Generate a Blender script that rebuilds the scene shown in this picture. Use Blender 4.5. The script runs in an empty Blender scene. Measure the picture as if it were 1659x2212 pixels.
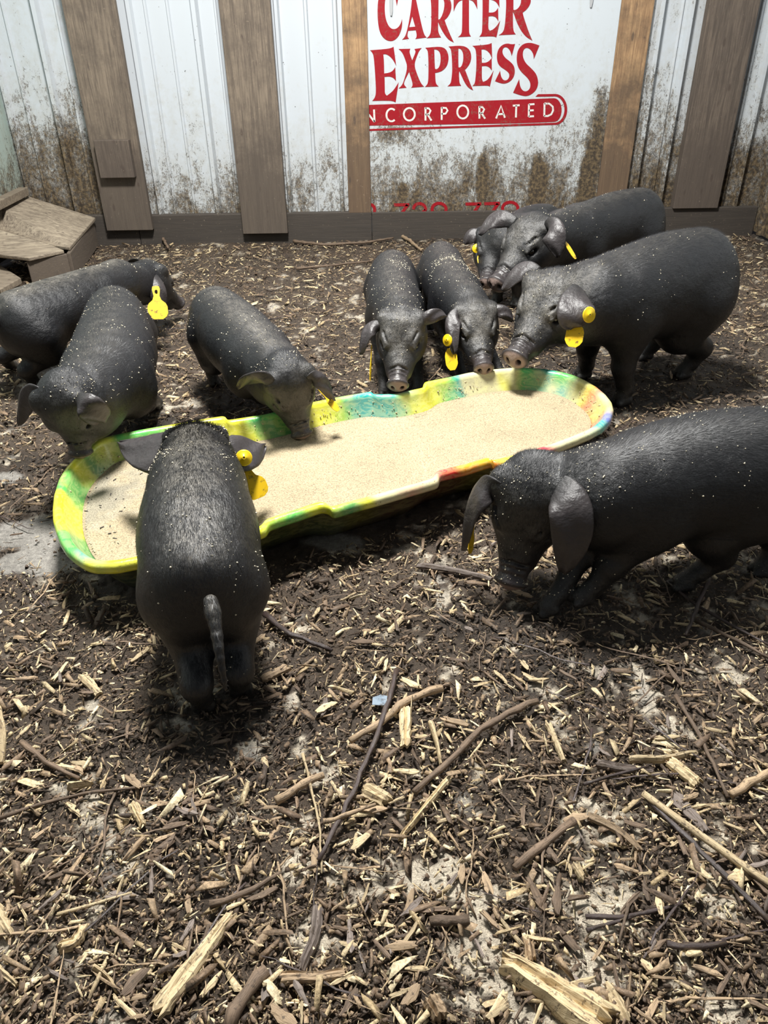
import bpy, math, random
import numpy as np
from mathutils import Vector, Matrix

random.seed(7); rng = np.random.default_rng(7)
scene = bpy.context.scene
COL = scene.collection

# ------------------------------------------------------------------ camera
H = 1.1; FPX = 1660.0; IW, IH = 1659, 2212
_t = math.atan2(40, 2608); _p = math.radians(90) - math.atan2(2608.3, FPX)
cf = np.array([0, math.cos(_p), -math.sin(_p)])
_r0 = np.array([1.0, 0, 0]); _u0 = np.array([0, math.sin(_p), math.cos(_p)])
cr = math.cos(_t) * _r0 - math.sin(_t) * _u0
cu = math.cos(_t) * _u0 + math.sin(_t) * _r0
CP = np.array([0, 0, H])
cam_data = bpy.data.cameras.new('camera'); cam = bpy.data.objects.new('camera', cam_data)
COL.objects.link(cam); scene.camera = cam
cam_data.sensor_fit = 'VERTICAL'; cam_data.sensor_height = 36.0
cam_data.lens = 36.0 * FPX / IH; cam_data.clip_start = 0.02; cam_data.clip_end = 60
M = Matrix.Identity(4)
for i in range(3):
    M[i][0] = cr[i]; M[i][1] = cu[i]; M[i][2] = -cf[i]; M[i][3] = CP[i]
cam.matrix_world = M

# ------------------------------------------------------------------ world, lights, exposure
world = bpy.data.worlds.new('world'); scene.world = world; world.use_nodes = True
bg = world.node_tree.nodes['Background']
bg.inputs[0].default_value = (0.80, 0.88, 1.0, 1); bg.inputs[1].default_value = 0.13
def area(name, loc, target, size, power, color):
    l = bpy.data.lights.new(name, 'AREA'); l.shape = 'DISK'; l.size = size; l.energy = power; l.color = color
    o = bpy.data.objects.new(name, l); COL.objects.link(o); o.location = loc
    o.rotation_euler = (Vector(target) - Vector(loc)).to_track_quat('-Z', 'Y').to_euler()
    return o
area('roof_light', (-0.30, 2.35, 3.3), (0.0, 2.25, 0), 0.65, 270, (1.0, 0.985, 0.95))
scene.view_settings.view_transform = 'Standard'; scene.view_settings.look = 'None'
scene.view_settings.exposure = 0.27; scene.view_settings.gamma = 1.0
scene.view_settings.use_curve_mapping = False

# ------------------------------------------------------------------ pixel -> place
def ray(px, py): return cf + cr * (px - 829.5) / FPX - cu * (py - 1106) / FPX
def atz(px, py, z=0.0):
    d = ray(px, py); return CP + d * (z - H) / d[2]
def aty(px, py, y):
    d = ray(px, py); return CP + d * y / d[1]
def depth_at(px, py, k): return CP + ray(px, py) * k
def kof(P): return float((np.asarray(P) - CP) @ cf)

# ------------------------------------------------------------------ numpy noise
_perm = rng.permutation(512).astype(np.int64); _perm = np.concatenate([_perm, _perm])
_val = rng.random(512)
def vnoise(x, y, z=0.0):
    x = np.asarray(x, float); y = np.asarray(y, float); z = np.zeros_like(x) + z
    xi = np.floor(x).astype(np.int64); yi = np.floor(y).astype(np.int64); zi = np.floor(z).astype(np.int64)
    xf = x - xi; yf = y - yi; zf = z - zi
    xf = xf * xf * (3 - 2 * xf); yf = yf * yf * (3 - 2 * yf); zf = zf * zf * (3 - 2 * zf)
    def h(a, b, c): return _val[_perm[_perm[_perm[a & 511] + (b & 511)] + (c & 511)] & 511]
    r = 0
    for dx in (0, 1):
        for dy in (0, 1):
            for dz in (0, 1):
                r = r + h(xi + dx, yi + dy, zi + dz) * (xf if dx else 1 - xf) * (yf if dy else 1 - yf) * (zf if dz else 1 - zf)
    return r
def fbm(x, y, z=0.0, o=4):
    r = 0; a = 1; s = 0
    for i in range(o):
        r = r + a * vnoise(x * 2 ** i + 17 * i, y * 2 ** i + 5 * i, np.asarray(z) * 2 ** i + 3 * i); s += a; a *= 0.5
    return r / s

# ------------------------------------------------------------------ object helpers
def link(o, parent=None):
    COL.objects.link(o)
    if parent is not None: o.parent = parent
    return o
def tag(o, label=None, cat=None, group=None, kind=None):
    if label: o['label'] = label
    if cat: o['category'] = cat
    if group: o['group'] = group
    if kind: o['kind'] = kind
    return o
def empty(name, loc):
    o = bpy.data.objects.new(name, None); o.empty_display_size = 0.05; o.location = Vector(loc); return link(o)
def mesh_np(name, V, faces, mat=None, parent=None, smooth=True, cols=None, origin=(0, 0, 0), face_size=None):
    """faces: (n,k) int array or a list of tuples"""
    me = bpy.data.meshes.new(name)
    V = np.asarray(V, float) - np.asarray(origin, float)
    if isinstance(faces, np.ndarray):
        n, k = faces.shape
        me.vertices.add(len(V)); me.vertices.foreach_set('co', V.astype(np.float32).ravel())
        me.loops.add(n * k); me.loops.foreach_set('vertex_index', faces.astype(np.int32).ravel())
        me.polygons.add(n); me.polygons.foreach_set('loop_start', np.arange(0, n * k, k, dtype=np.int32))
        me.update(calc_edges=True)
    else:
        me.from_pydata([tuple(v) for v in V], [], [tuple(int(i) for i in f) for f in faces]); me.update()
    if smooth: me.polygons.foreach_set('use_smooth', np.ones(len(me.polygons), bool))
    if cols is not None:
        for nm, c in cols.items():
            a = me.color_attributes.new(nm, 'FLOAT_COLOR', 'POINT')
            c = np.asarray(c, np.float32)
            if c.shape[1] == 3: c = np.concatenate([c, np.ones((len(c), 1), np.float32)], 1)
            a.data.foreach_set('color', c.ravel())
    me.validate()
    if mat is not None: me.materials.append(mat)
    o = bpy.data.objects.new(name, me)
    link(o, parent)
    if parent is None: o.location = Vector(origin)
    return o
class MB:
    """collects pieces; build() links them as ONE mesh"""
    def __init__(s): s.v = []; s.f = []; s.n = 0
    def add(s, V, F):
        V = np.asarray(V, float); s.v.append(V); s.f += [tuple(i + s.n for i in f) for f in F]; s.n += len(V)
    def box(s, lo, hi):
        x0, y0, z0 = lo; x1, y1, z1 = hi
        s.add([(x0,y0,z0),(x1,y0,z0),(x1,y1,z0),(x0,y1,z0),(x0,y0,z1),(x1,y0,z1),(x1,y1,z1),(x0,y1,z1)],
              [(0,3,2,1),(4,5,6,7),(0,1,5,4),(1,2,6,5),(2,3,7,6),(3,0,4,7)])
    def prism(s, poly, dvec):
        """polygon (list of 3d points) extruded by dvec"""
        P = np.asarray(poly, float); n = len(P); Q = P + np.asarray(dvec)
        s.add(np.concatenate([P, Q]), [tuple(range(n))[::-1], tuple(range(n, 2 * n))] + [(i, (i + 1) % n, n + (i + 1) % n, n + i) for i in range(n)])
    def tube(s, pts, rad, seg=8):
        P = np.asarray(pts, float); m = len(P)
        rad = np.broadcast_to(np.asarray(rad, float), (m,))
        T = np.gradient(P, axis=0); T /= np.linalg.norm(T, axis=1)[:, None] + 1e-9
        up = np.array([0, 0, 1.0]) if abs(T[0][2]) < 0.9 else np.array([1.0, 0, 0])
        V = []
        for i in range(m):
            a = np.cross(T[i], up); a /= np.linalg.norm(a) + 1e-9; b = np.cross(a, T[i])
            for j in range(seg):
                th = 2 * math.pi * j / seg; V.append(P[i] + rad[i] * (math.cos(th) * a + math.sin(th) * b))
        F = [(i*seg+j, i*seg+(j+1)%seg, (i+1)*seg+(j+1)%seg, (i+1)*seg+j) for i in range(m-1) for j in range(seg)]
        F += [tuple(range(seg))[::-1], tuple((m-1)*seg+j for j in range(seg))]
        s.add(V, F)
    def build(s, name, mat=None, parent=None, origin=(0,0,0), smooth=False, bevel=0, bseg=2):
        o = mesh_np(name, np.concatenate(s.v), s.f, mat, parent, smooth, origin=origin)
        if bevel:
            m = o.modifiers.new('bevel', 'BEVEL'); m.width = bevel; m.segments = bseg; m.limit_method = 'ANGLE'; m.angle_limit = 0.6
            o.data.polygons.foreach_set('use_smooth', np.ones(len(o.data.polygons), bool))
            w = o.modifiers.new('wn', 'WEIGHTED_NORMAL')
        return o

# ------------------------------------------------------------------ materials
class NT:
    def __init__(s, name):
        s.m = bpy.data.materials.new(name); s.m.use_nodes = True; s.t = s.m.node_tree; s.n = s.t.nodes; s.b = s.n['Principled BSDF']
    def node(s, ty, props=None, **inp):
        n = s.n.new(ty)
        for k, v in (props or {}).items(): setattr(n, k, v)
        for k, v in inp.items():
            key = k.replace('_', ' ') if k not in n.inputs else k
            if k.startswith('i') and k[1:].isdigit(): key = int(k[1:])
            s.set(n.inputs[key], v)
        return n
    def set(s, sock, v):
        if isinstance(v, bpy.types.NodeSocket): s.t.links.new(v, sock)
        elif isinstance(v, bpy.types.Node): s.t.links.new(v.outputs[0], sock)
        else:
            if sock.type == 'RGBA':
                if isinstance(v, (int, float)): v = (v, v, v)
                if len(v) == 3: v = (*v, 1)
            sock.default_value = v
    def P(s, **k):
        for a, v in k.items(): s.set(s.b.inputs[a.replace('_', ' ')], v)
    def coord(s, scale=(1, 1, 1), out='Object', loc=(0, 0, 0)):
        c = s.node('ShaderNodeTexCoord'); mp = s.node('ShaderNodeMapping'); s.t.links.new(c.outputs[out], mp.inputs[0])
        mp.inputs['Scale'].default_value = scale; mp.inputs['Location'].default_value = loc; return mp.outputs[0]
    def noise(s, vec, scale, detail=4, rough=0.55, dist=0.0):
        n = s.node('ShaderNodeTexNoise', None, Scale=scale, Detail=detail, Roughness=rough, Distortion=dist)
        s.t.links.new(vec, n.inputs['Vector']); return n.outputs[0]
    def vor(s, vec, scale, feature='F1', out=0):
        n = s.node('ShaderNodeTexVoronoi', {'feature': feature}, Scale=scale); s.t.links.new(vec, n.inputs['Vector']); return n.outputs[out]
    def ramp(s, fac, stops, interp='LINEAR'):
        n = s.node('ShaderNodeValToRGB'); n.color_ramp.interpolation = interp
        e = n.color_ramp.elements
        while len(e) < len(stops): e.new(0.5)
        for el, (p, c) in zip(e, stops):
            el.position = p; el.color = (c, c, c, 1) if not isinstance(c, tuple) else (*c, 1)
        s.t.links.new(fac, n.inputs[0]); return n.outputs[0]
    def mix(s, fac, a, b, mode='MIX'):
        n = s.node('ShaderNodeMix', {'data_type': 'RGBA', 'blend_type': mode})
        s.set(n.inputs[0], fac); s.set(n.inputs[6], a); s.set(n.inputs[7], b); return n.outputs[2]
    def math(s, op, a, b=0.0, clamp=False):
        n = s.node('ShaderNodeMath', {'operation': op, 'use_clamp': clamp}); s.set(n.inputs[0], a); s.set(n.inputs[1], b); return n.outputs[0]
    def bump(s, h, strength=0.5, dist=0.01, normal=None):
        n = s.node('ShaderNodeBump', None, Strength=strength, Distance=dist); s.t.links.new(h, n.inputs['Height'])
        if normal is not None: s.t.links.new(normal, n.inputs['Normal'])
        return n.outputs[0]
    def attr(s, name, out='Color'):
        n = s.node('ShaderNodeAttribute', {'attribute_name': name}); return n.outputs[out]
    def sep(s, v):
        n = s.node('ShaderNodeSeparateXYZ'); s.t.links.new(v, n.inputs[0]); return n.outputs

def mat_metal(name, base=(0.56, 0.60, 0.635), heavy=0.0, zlo=0.15, zhi=1.0, smears=()):
    n = NT(name); c = n.coord()
    z = n.sep(c)[2]
    g = n.math('DIVIDE', n.math('SUBTRACT', z, zlo), zhi - zlo)
    g = n.math('SUBTRACT', 1.0, g, True)                 # 1 near the ground
    big = n.noise(c, 3.2, 4, 0.6)
    fine = n.noise(n.coord((1.0, 1.0, 0.6)), 62, 9, 0.84, 0.8)
    mott = n.noise(c, 150, 4, 0.75)
    amt = n.math('ADD', n.math('MULTIPLY', g, 0.31), n.math('MULTIPLY', n.math('SUBTRACT', big, 0.5), 0.34))
    amt = n.math('ADD', amt, heavy - 0.155)
    amt = n.math('ADD', amt, n.math('MULTIPLY', n.math('SUBTRACT', n.noise(n.coord((1, 1, .5)), 12, 4, .6, .6), .5), .38))
    for (mx, mz, rx, rz, st) in smears:            # where mud has been rubbed on
        vs = n.node('ShaderNodeMapping'); n.t.links.new(c, vs.inputs[0]); vs.inputs['Location'].default_value = (-mx / rx, 0, -mz / rz); vs.inputs['Scale'].default_value = (1 / rx, 0, 1 / rz)
        ln = n.node('ShaderNodeVectorMath', {'operation': 'LENGTH'}); n.t.links.new(vs.outputs[0], ln.inputs[0])
        amt = n.math('ADD', amt, n.math('MULTIPLY', n.math('SUBTRACT', 1.0, ln.outputs['Value'], True), st))
    d = n.math('ADD', n.math('MULTIPLY', fine, 0.74), n.math('MULTIPLY', mott, 0.34))
    d = n.math('ADD', d, amt)
    mask = n.ramp(d, [(0.62, 0.0), (0.67, 0.7), (0.78, 1.0)])
    film = n.ramp(n.math('ADD', amt, n.math('MULTIPLY', n.noise(c, 30, 6, .7), 0.6)), [(0.22, 0.0), (0.58, 0.5)])
    dirtc = n.mix(n.ramp(n.noise(c, 48, 4, .7), [(.36, 0.0), (.56, 1.0)]), (0.19, 0.135, 0.07), (0.045, 0.033, 0.022))
    col = n.mix(film, base, (0.40, 0.365, 0.27))
    col = n.mix(mask, col, dirtc)
    spots = n.ramp(n.vor(c, 34), [(0.06, 1.0), (0.12, 0.0)])
    spots = n.math('MULTIPLY', spots, n.ramp(n.noise(c, 7, 2), [(0.52, 0.0), (0.6, 1.0)]))
    col = n.mix(n.math('MULTIPLY', spots, 0.85), col, (0.035, 0.025, 0.018))
    n.P(Base_Color=col, Roughness=n.math('ADD', 0.38, n.math('MULTIPLY', mask, 0.35)), Normal=n.bump(mask, 0.35, 0.003))
    return n.m
def mat_wood(name, a, b, dirt=(0.10, 0.078, 0.062), axis=2, zmid=0.7, dirtamt=0.8, spots=True, rough=0.8):
    n = NT(name); sc = [1.0, 1.0, 1.0]; sc[axis] = 0.05
    c0 = n.coord(); c = n.coord(tuple(sc))
    g1 = n.noise(c, 130, 6, 0.75, 0.8); g2 = n.noise(c, 30, 4, 0.65, 1.4)
    gr = n.math('ADD', n.math('MULTIPLY', g1, 0.6), n.math('MULTIPLY', g2, 0.4))
    col = n.mix(n.ramp(gr, [(0.43, 0.0), (0.57, 1.0)]), a, b)
    blot = n.noise(c0, 7, 8, 0.75)
    z = n.sep(c0)[2]
    lo = n.math('SUBTRACT', 1.0, n.math('DIVIDE', z, zmid), True)
    dm = n.ramp(n.math('ADD', n.math('MULTIPLY', lo, 0.5), blot), [(0.42, 0.0), (0.74, 1.0)])
    col = n.mix(n.math('MULTIPLY', dm, dirtamt), col, dirt)
    if spots:
        cs = n.coord((1, 1, 0.35)); sp = n.ramp(n.vor(cs, 26), [(0.14, 1.0), (0.24, 0.0)])
        sp = n.math('MULTIPLY', sp, n.ramp(n.noise(c0, 9, 2), [(0.5, 0.0), (0.58, 1.0)]))
        col = n.mix(n.math('MULTIPLY', sp, 0.7), col, (0.07, 0.05, 0.04))
    sc2 = n.ramp(n.noise(c0, 75, 3, 0.7), [(0.66, 0.0), (0.74, 0.4)])
    col = n.mix(sc2, col, (0.42, 0.33, 0.24))
    n.P(Base_Color=col, Roughness=rough, Normal=n.bump(gr, 0.6, 0.004))
    return n.m
def mat_plain(name, col, rough=0.5, spec=0.5, bump=None, dirt=None):
    n = NT(name); c = n.coord()
    v = col
    if dirt: v = n.mix(n.ramp(n.noise(c, dirt[0], 5, 0.7), [(dirt[1], 0.0), (dirt[1] + 0.1, dirt[2])]), col, (0.05, 0.035, 0.02))
    n.P(Base_Color=v, Roughness=rough)
    n.b.inputs['Specular IOR Level'].default_value = spec
    if bump: n.P(Normal=n.bump(n.noise(c, bump[0], 4), bump[1], bump[2]))
    return n.m
MATS = {}
MATS['metal'] = mat_metal('white_ribbed_metal')
MATS['metal_dirty'] = mat_metal('white_ribbed_metal_dirty', heavy=0.13)
MATS['metal_side'] = mat_metal('side_wall_metal', heavy=0.12)
def spt(px, py, rx, rz, st):
    p = aty(px, py, 4.79); return (float(p[0]) - SGX0, float(p[2]) - 0.165, rx, rz, st)
SGX0 = float(aty(801, 440, 4.82)[0])
MATS['sign'] = mat_metal('sign_face', base=(0.58, 0.625, 0.66), heavy=0.055, zlo=0.0, zhi=0.80, smears=[spt(1290, 300, .09, .42, .30), spt(1262, 400, .05, .20, .35), spt(1042, 385, .045, .16, .38), spt(1162, 395, .06, .20, .36), spt(870, 415, .04, .06, .4), spt(1180, 130, .10, .2, .10), spt(840, 290, .25, .07, .12)])
MATS['green_sheet'] = mat_metal('pale_green_sheet', base=(0.42, 0.52, 0.48), heavy=0.04)
MATS['board'] = mat_wood('weathered_board', (0.24, 0.19, 0.14), (0.125, 0.098, 0.075), dirt=(0.085, 0.067, 0.053))
MATS['stud'] = mat_wood('tan_stud', (0.46, 0.29, 0.15), (0.27, 0.16, 0.085), dirt=(0.085, 0.060, 0.042), zmid=0.95)
MATS['board_dark'] = mat_wood('dark_board', (0.165, 0.128, 0.098), (0.085, 0.066, 0.052), dirt=(0.09, 0.07, 0.056))
MATS['beam'] = mat_wood('kick_board', (0.13, 0.10, 0.075), (0.07, 0.055, 0.043), dirt=(0.045, 0.038, 0.032), axis=0, spots=False)
MATS['ply'] = mat_wood('weathered_plywood', (0.42, 0.35, 0.255), (0.17, 0.135, 0.10), dirt=(0.14, 0.11, 0.08), axis=0, zmid=0.2, dirtamt=0.5)
MATS['ply_side'] = mat_wood('darker_plywood', (0.22, 0.17, 0.11), (0.13, 0.10, 0.07), axis=1, zmid=0.5)  # side panels in a darker brown than the lid

def attr_mat(name, rough=0.7, bumpscale=160, bstr=0.5, bd=0.003, spec=0.4, vary=0.25, stretch=None):
    n = NT(name); c = n.coord()
    col = n.attr('Col')
    v = n.noise(c, bumpscale, 4, 0.7)
    col = n.mix(vary, col, n.mix(1.0, col, n.ramp(v, [(0.3, 0.35), (0.7, 1.6)]), 'MULTIPLY'))
    n.P(Base_Color=col, Roughness=rough, Normal=n.bump(v, bstr, bd)); n.b.inputs['Specular IOR Level'].default_value = spec
    return n.m
MATS['chips'] = attr_mat('mulch_chips', 0.62, 220, 0.6, 0.002, vary=0.8)
def mat_soil():
    n = NT('soil'); c = n.coord(); col = n.attr('Col')
    v = n.noise(c, 90, 6, 0.75); w = n.noise(c, 420, 3, 0.7)
    col = n.mix(1.0, col, n.ramp(n.math('ADD', n.math('MULTIPLY', v, 0.5), n.math('MULTIPLY', w, 0.5)), [(0.32, 0.35), (0.5, 0.95), (0.68, 1.9)]), 'MULTIPLY')
    wet = n.ramp(n.noise(c, 6, 3), [(0.45, 0.75), (0.62, 0.38)])
    n.P(Base_Color=col, Roughness=wet, Normal=n.bump(n.math('ADD', v, n.math('MULTIPLY', w, 0.5)), 1.0, 0.006))
    return n.m
MATS['soil'] = mat_soil()
def mat_stick(name, a, b, rough=0.7):
    n = NT(name); c = n.coord(); oi = n.node('ShaderNodeObjectInfo'); g = n.attr('Grain', 'Vector')
    mp = n.node('ShaderNodeMapping'); n.t.links.new(g, mp.inputs[0]); mp.inputs['Scale'].default_value = (.10, 1, 1)
    gr = n.noise(mp.outputs[0], 900, 4, .7); gr2 = n.noise(mp.outputs[0], 260, 3, .6, .5); rnd = oi.outputs['Random']
    v = n.math('ADD', n.math('MULTIPLY', gr, .5), n.math('MULTIPLY', gr2, .5))
    col = n.mix(n.ramp(v, [(0.40, 0.0), (0.60, 1.0)]), b, a)
    col = n.mix(1.0, col, n.ramp(rnd, [(0.0, 0.7), (1.0, 1.15)]), 'MULTIPLY')
    dk = n.ramp(gr2, [(.34, .75), (.42, 0.0)]); col = n.mix(dk, col, (0.09, 0.06, 0.035))
    sp = n.ramp(n.noise(g, 140, 4, 0.7), [(0.56, 0.0), (0.64, 0.8)])
    col = n.mix(sp, col, (0.075, 0.052, 0.034))
    n.P(Base_Color=col, Roughness=rough, Normal=n.bump(v, 0.9, 0.0022)); return n.m
MATS['pale'] = mat_stick('pale_split_wood', (0.70, 0.56, 0.34), (0.46, 0.34, 0.19))
MATS['tan'] = mat_stick('tan_wood', (0.46, 0.33, 0.20), (0.30, 0.21, 0.13))
MATS['bark'] = mat_stick('brown_bark', (0.21, 0.145, 0.095), (0.11, 0.074, 0.050))
MATS['darkbark'] = mat_stick('dark_wet_bark', (0.075, 0.05, 0.045), (0.04, 0.03, 0.028), 0.35)
MATS['greybark'] = mat_stick('grey_mauve_bark', (0.29, 0.235, 0.20), (0.18, 0.145, 0.125))

# ================================================================== SETTING
YW = 4.82
ZB = 0.165
ZTOP = 2.3
def wx(px, py, y=YW): return float(aty(px, py, y)[0])
XL = wx(52, 409); XR = wx(1612, 531)
wall_back = empty('wall_back', (0, YW, 0)); tag(wall_back, kind='structure')
OB = np.array([0, YW, 0.0])
def ribbed(name, x0, x1, ribs, mat, z0, z1, y=YW, label=None):
    """ribs: (x, halfwidth, height)"""
    pr = [(x0, 0.0)]
    for x, w, h in sorted(ribs):
        pr += [(x - w, 0.0), (x - w * 0.5, h * 1.5), (x + w * 0.5, h * 1.5), (x + w, 0.0)]
    pr.append((x1, 0.0))
    V = []; F = []
    for zi, z in enumerate((z0, z1)):
        for x, d in pr: V.append((x, y - d, z))
        for x, d in pr: V.append((x, y - d + 0.006, z))
    n = len(pr); N = 2 * n
    for i in range(n - 1):
        F.append((i, i + 1, N + i + 1, N + i)); F.append((n + i, N + n + i, N + n + i + 1, n + i + 1))
        F.append((i, n + i, n + i + 1, i + 1)); F.append((N + i, N + i + 1, N + n + i + 1, N + n + i))
    F += [(0, N, N + n, n), (n - 1, 2 * n - 1, N + 2 * n - 1, N + n - 1)]
    o = mesh_np(name, V, F, mat, wall_back, False, origin=OB)
    if label: o['label'] = label
    m = o.modifiers.new('bevel', 'BEVEL'); m.width = 0.003; m.segments = 2; m.limit_method = 'ANGLE'
    return o
B1 = (wx(240, 490), wx(338, 490)); B2 = (wx(530, 498), wx(625, 498))
S1 = (wx(754, 455), wx(802, 455)); SG = (wx(801, 440), wx(1288, 430)); S2 = (wx(1286, 420), wx(1350, 420)); B3 = (wx(1446, 448), wx(1541, 448))
ribbed('metal_panel', XL - 0.01, B1[0] + 0.05, [(wx(66, 420), 0.02, 0.018), (wx(106, 440), 0.010, 0.008), (wx(170, 450), 0.022, 0.026), (wx(207, 440), 0.010, 0.008)], MATS['metal_dirty'], ZB - 0.02, ZTOP)
ribbed('metal_panel', B1[1] - 0.05, B2[0] + 0.05, [(wx(347, 445), 0.020, 0.018), (wx(378, 445), 0.010, 0.008), (wx(421, 445), 0.010, 0.008), (wx(472, 445), 0.022, 0.026), (wx(512, 445), 0.009, 0.008)], MATS['metal'], ZB - 0.02, ZTOP)
ribbed('metal_panel', B2[1] - 0.05, S1[0] + 0.03, [(wx(628, 445), 0.016, 0.022), (wx(684, 445), 0.012, 0.010), (wx(740, 445), 0.014, 0.014)], MATS['metal'], ZB - 0.02, ZTOP)
ribbed('metal_panel', S1[0] + 0.035, S2[0] + 0.03, [], MATS['metal'], ZB - 0.02, ZTOP)
ribbed('metal_panel', S2[1] - 0.04, B3[0] + 0.05, [(wx(1381, 324), 0.022, 0.024), (wx(1432, 278), 0.006, 0.006), (wx(1452, 253), 0.020, 0.024)], MATS['metal_dirty'], ZB - 0.02, ZTOP)
ribbed('metal_panel', B3[1] - 0.05, XR + 0.01, [(wx(1556, 445), 0.010, 0.01), (wx(1583, 445), 0.018, 0.022)], MATS['metal_side'], ZB - 0.02, ZTOP)
def board(name, x0, x1, y0, y1, z0, z1, mat, label=None, tilt=0.0):
    b = MB(); 
    P = [(x0, y0, z0 + tilt), (x1, y0, z0 - tilt), (x1, y0, z1), (x0, y0, z1)]
    b.prism(P, (0, y1 - y0, 0)); o = b.build(name, mat, wall_back, origin=OB, bevel=0.004)
    if label: o['label'] = label
    return o
yf = YW - 0.045
board('board', B1[0], B1[1], yf - 0.045, yf - 0.005, 0.085, ZTOP, MATS['board'], 'wide weathered board with a wooden block nailed on it')
board('board', B2[0], B2[1], yf - 0.045, yf - 0.005, 0.055, ZTOP, MATS['board'], 'wide weathered grey brown board between two ribbed panels')
board('stud', S1[0], S1[1], yf, YW + 0.03, ZB - 0.01, ZTOP, MATS['stud'], 'narrow tan stud along the edge of the lettered sign')
board('stud', S2[0], S2[1], yf + 0.015, YW + 0.03, ZB - 0.01, ZTOP, MATS['stud'], 'brown stained stud beyond the lettered sign')
board('board', B3[0], B3[1], yf - 0.02, YW - 0.003, ZB - 0.01, ZTOP, MATS['board_dark'], 'dark muddy board near the far corner')
# kick board along the floor: three lengths
xs = [XL, wx(300, 470), wx(803, 455), XR]
for i in range(3):
    b = MB(); b.box((xs[i] + 0.0005, yf, -0.06), (xs[i + 1] - 0.0005, YW - 0.002, ZB - 0.004 * i)); o = b.build('kick_board', MATS['beam'], wall_back, origin=OB, bevel=0.006)
blk = MB(); bx0, bx1 = wx(209, 345, yf - .09), wx(284, 345, yf - .09)
z_hi = aty(240, 303, yf - .09)[2]; z_lo = aty(245, 385, yf - .09)[2]
blk.box((bx0, yf - 0.09, z_lo), (bx1, yf - 0.045, z_hi)); blk.build('wood_block', MATS['board_dark'], wall_back, origin=OB, bevel=0.004)['label'] = 'short dark block nailed across the wide board'
# side walls
def side_wall(name, x, sgn, mats, ribs, zt=ZTOP):
    w = empty(name, (x, 2.6, 0)); tag(w, kind='structure'); og = np.array([x, 2.6, 0.0])
    y = YW; i = 0
    while y > -0.6:
        y2 = y - 0.9; pr = [(y, 0)]
        if ribs:
            for k in range(3):
                yc = y - 0.15 - 0.3 * k; pr += [(yc + .022, 0), (yc + .012, .024), (yc - .012, .024), (yc - .022, 0)]
        pr.append((y2 + 0.004, 0)); V = []; F = []; n = len(pr)
        for z in (0.02, zt):
            for yy, d in pr: V.append((x - sgn * d, yy, z))
            for yy, d in pr: V.append((x - sgn * d + sgn * .006, yy, z))
        N = 2 * n
        for j in range(n - 1):
            F += [(j, j+1, N+j+1, N+j), (n+j, N+n+j, N+n+j+1, n+j+1), (j, n+j, n+j+1, j+1), (N+j, N+j+1, N+n+j+1, N+n+j)]
        F += [(0, N, N + n, n), (n - 1, 2 * n - 1, N + 2 * n - 1, N + n - 1)]
        mesh_np('metal_panel', V, F, mats[i % len(mats)], w, False, origin=og)
        y = y2; i += 1
    for yy in (3.1, 0.9):
        b = MB(); b.box((min(x, x + sgn * .09), yy - .07, 0), (max(x, x + sgn * .09), yy + .07, zt)); b.build('post', MATS['board_dark'], w, origin=og, bevel=.004)
side_wall('wall_right', XR, 1, [MATS['metal_side']], True)
side_wall('wall_left', XL, -1, [MATS['green_sheet'], MATS['metal_side']], False)
# wall behind the camera is an open gateway: only its two posts and a rail stand there
gw = empty('wall_front', (0, -0.7, 0)); tag(gw, kind='structure')
for x0 in (XL - .02, -.9, .9, XR - .07):
    b = MB(); b.box((x0, -.76, 0), (x0 + .09, -.67, 1.9)); b.build('post', MATS['board_dark'], gw, origin=(0, -.7, 0), bevel=.004)
for z in (.25, .6, .95):
    for (a, c) in ((XL + .07, -.9), (.99, XR - .07)):
        b = MB(); b.box((a, -.73, z), (c, -.70, z + .12)); b.build('rail', MATS['board'], gw, origin=(0, -.7, 0), bevel=.004)

# ---------------------------------------------------------------- ground
def gh(x, y):
    return 0.016 * (fbm(np.asarray(x) * 1.7 + 9, np.asarray(y) * 1.7 + 4, 0.0, 3) - 0.5)
def blob(x, y, cx, cy, rx, ry):
    return np.clip(1.25 - np.sqrt(((x - cx) / rx) ** 2 + ((y - cy) / ry) ** 2), 0, 1)
def pxblob(x, y, px, py, rx, ry):
    c = atz(px, py, 0); return blob(x, y, c[0], c[1], rx, ry)
SAND = [(1300,1950,.20,.10),(1240,2080,.14,.07),(1500,1900,.14,.08),(1600,1850,.08,.06),(1450,2100,.12,.06),(1330,1800,.10,.07),(700,2030,.07,.05),(960,1890,.10,.05),(1030,2050,.10,.05),(630,1760,.06,.05),(630,1860,.03,.05),(640,2150,.05,.03),(1560,2180,.06,.04),(1060,1670,.05,.03),(1200,2190,.06,.03),(760,1960,.03,.03),(960,2160,.04,.03),(70,2190,.03,.03), (840,1850,.04,.04)]
GREY = [(60,1150,.12,.07),(60,1210,.12,.07),(95,1165,.10,.05),(720,1165,.10,.035),(20,1030,.05,.04)]
WET_SHADE = [(250,520,.35,.12),(620,860,.2,.12),(500,880,.2,.1),(480,1580,.22,.12),(1280,1420,.30,.13),(1150,1350,.2,.1),(1500,860,.5,.12),(1560,760,.2,.2),(700,840,.15,.1),(980,840,.3,.15),(330,910,.15,.12),(60,1000,.1,.08),(600,500,.5,.05),(950,520,.5,.06),(1250,800,.4,.2)]  # darker ground: wet bedding, plus shade round and below the pigs painted in
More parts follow.
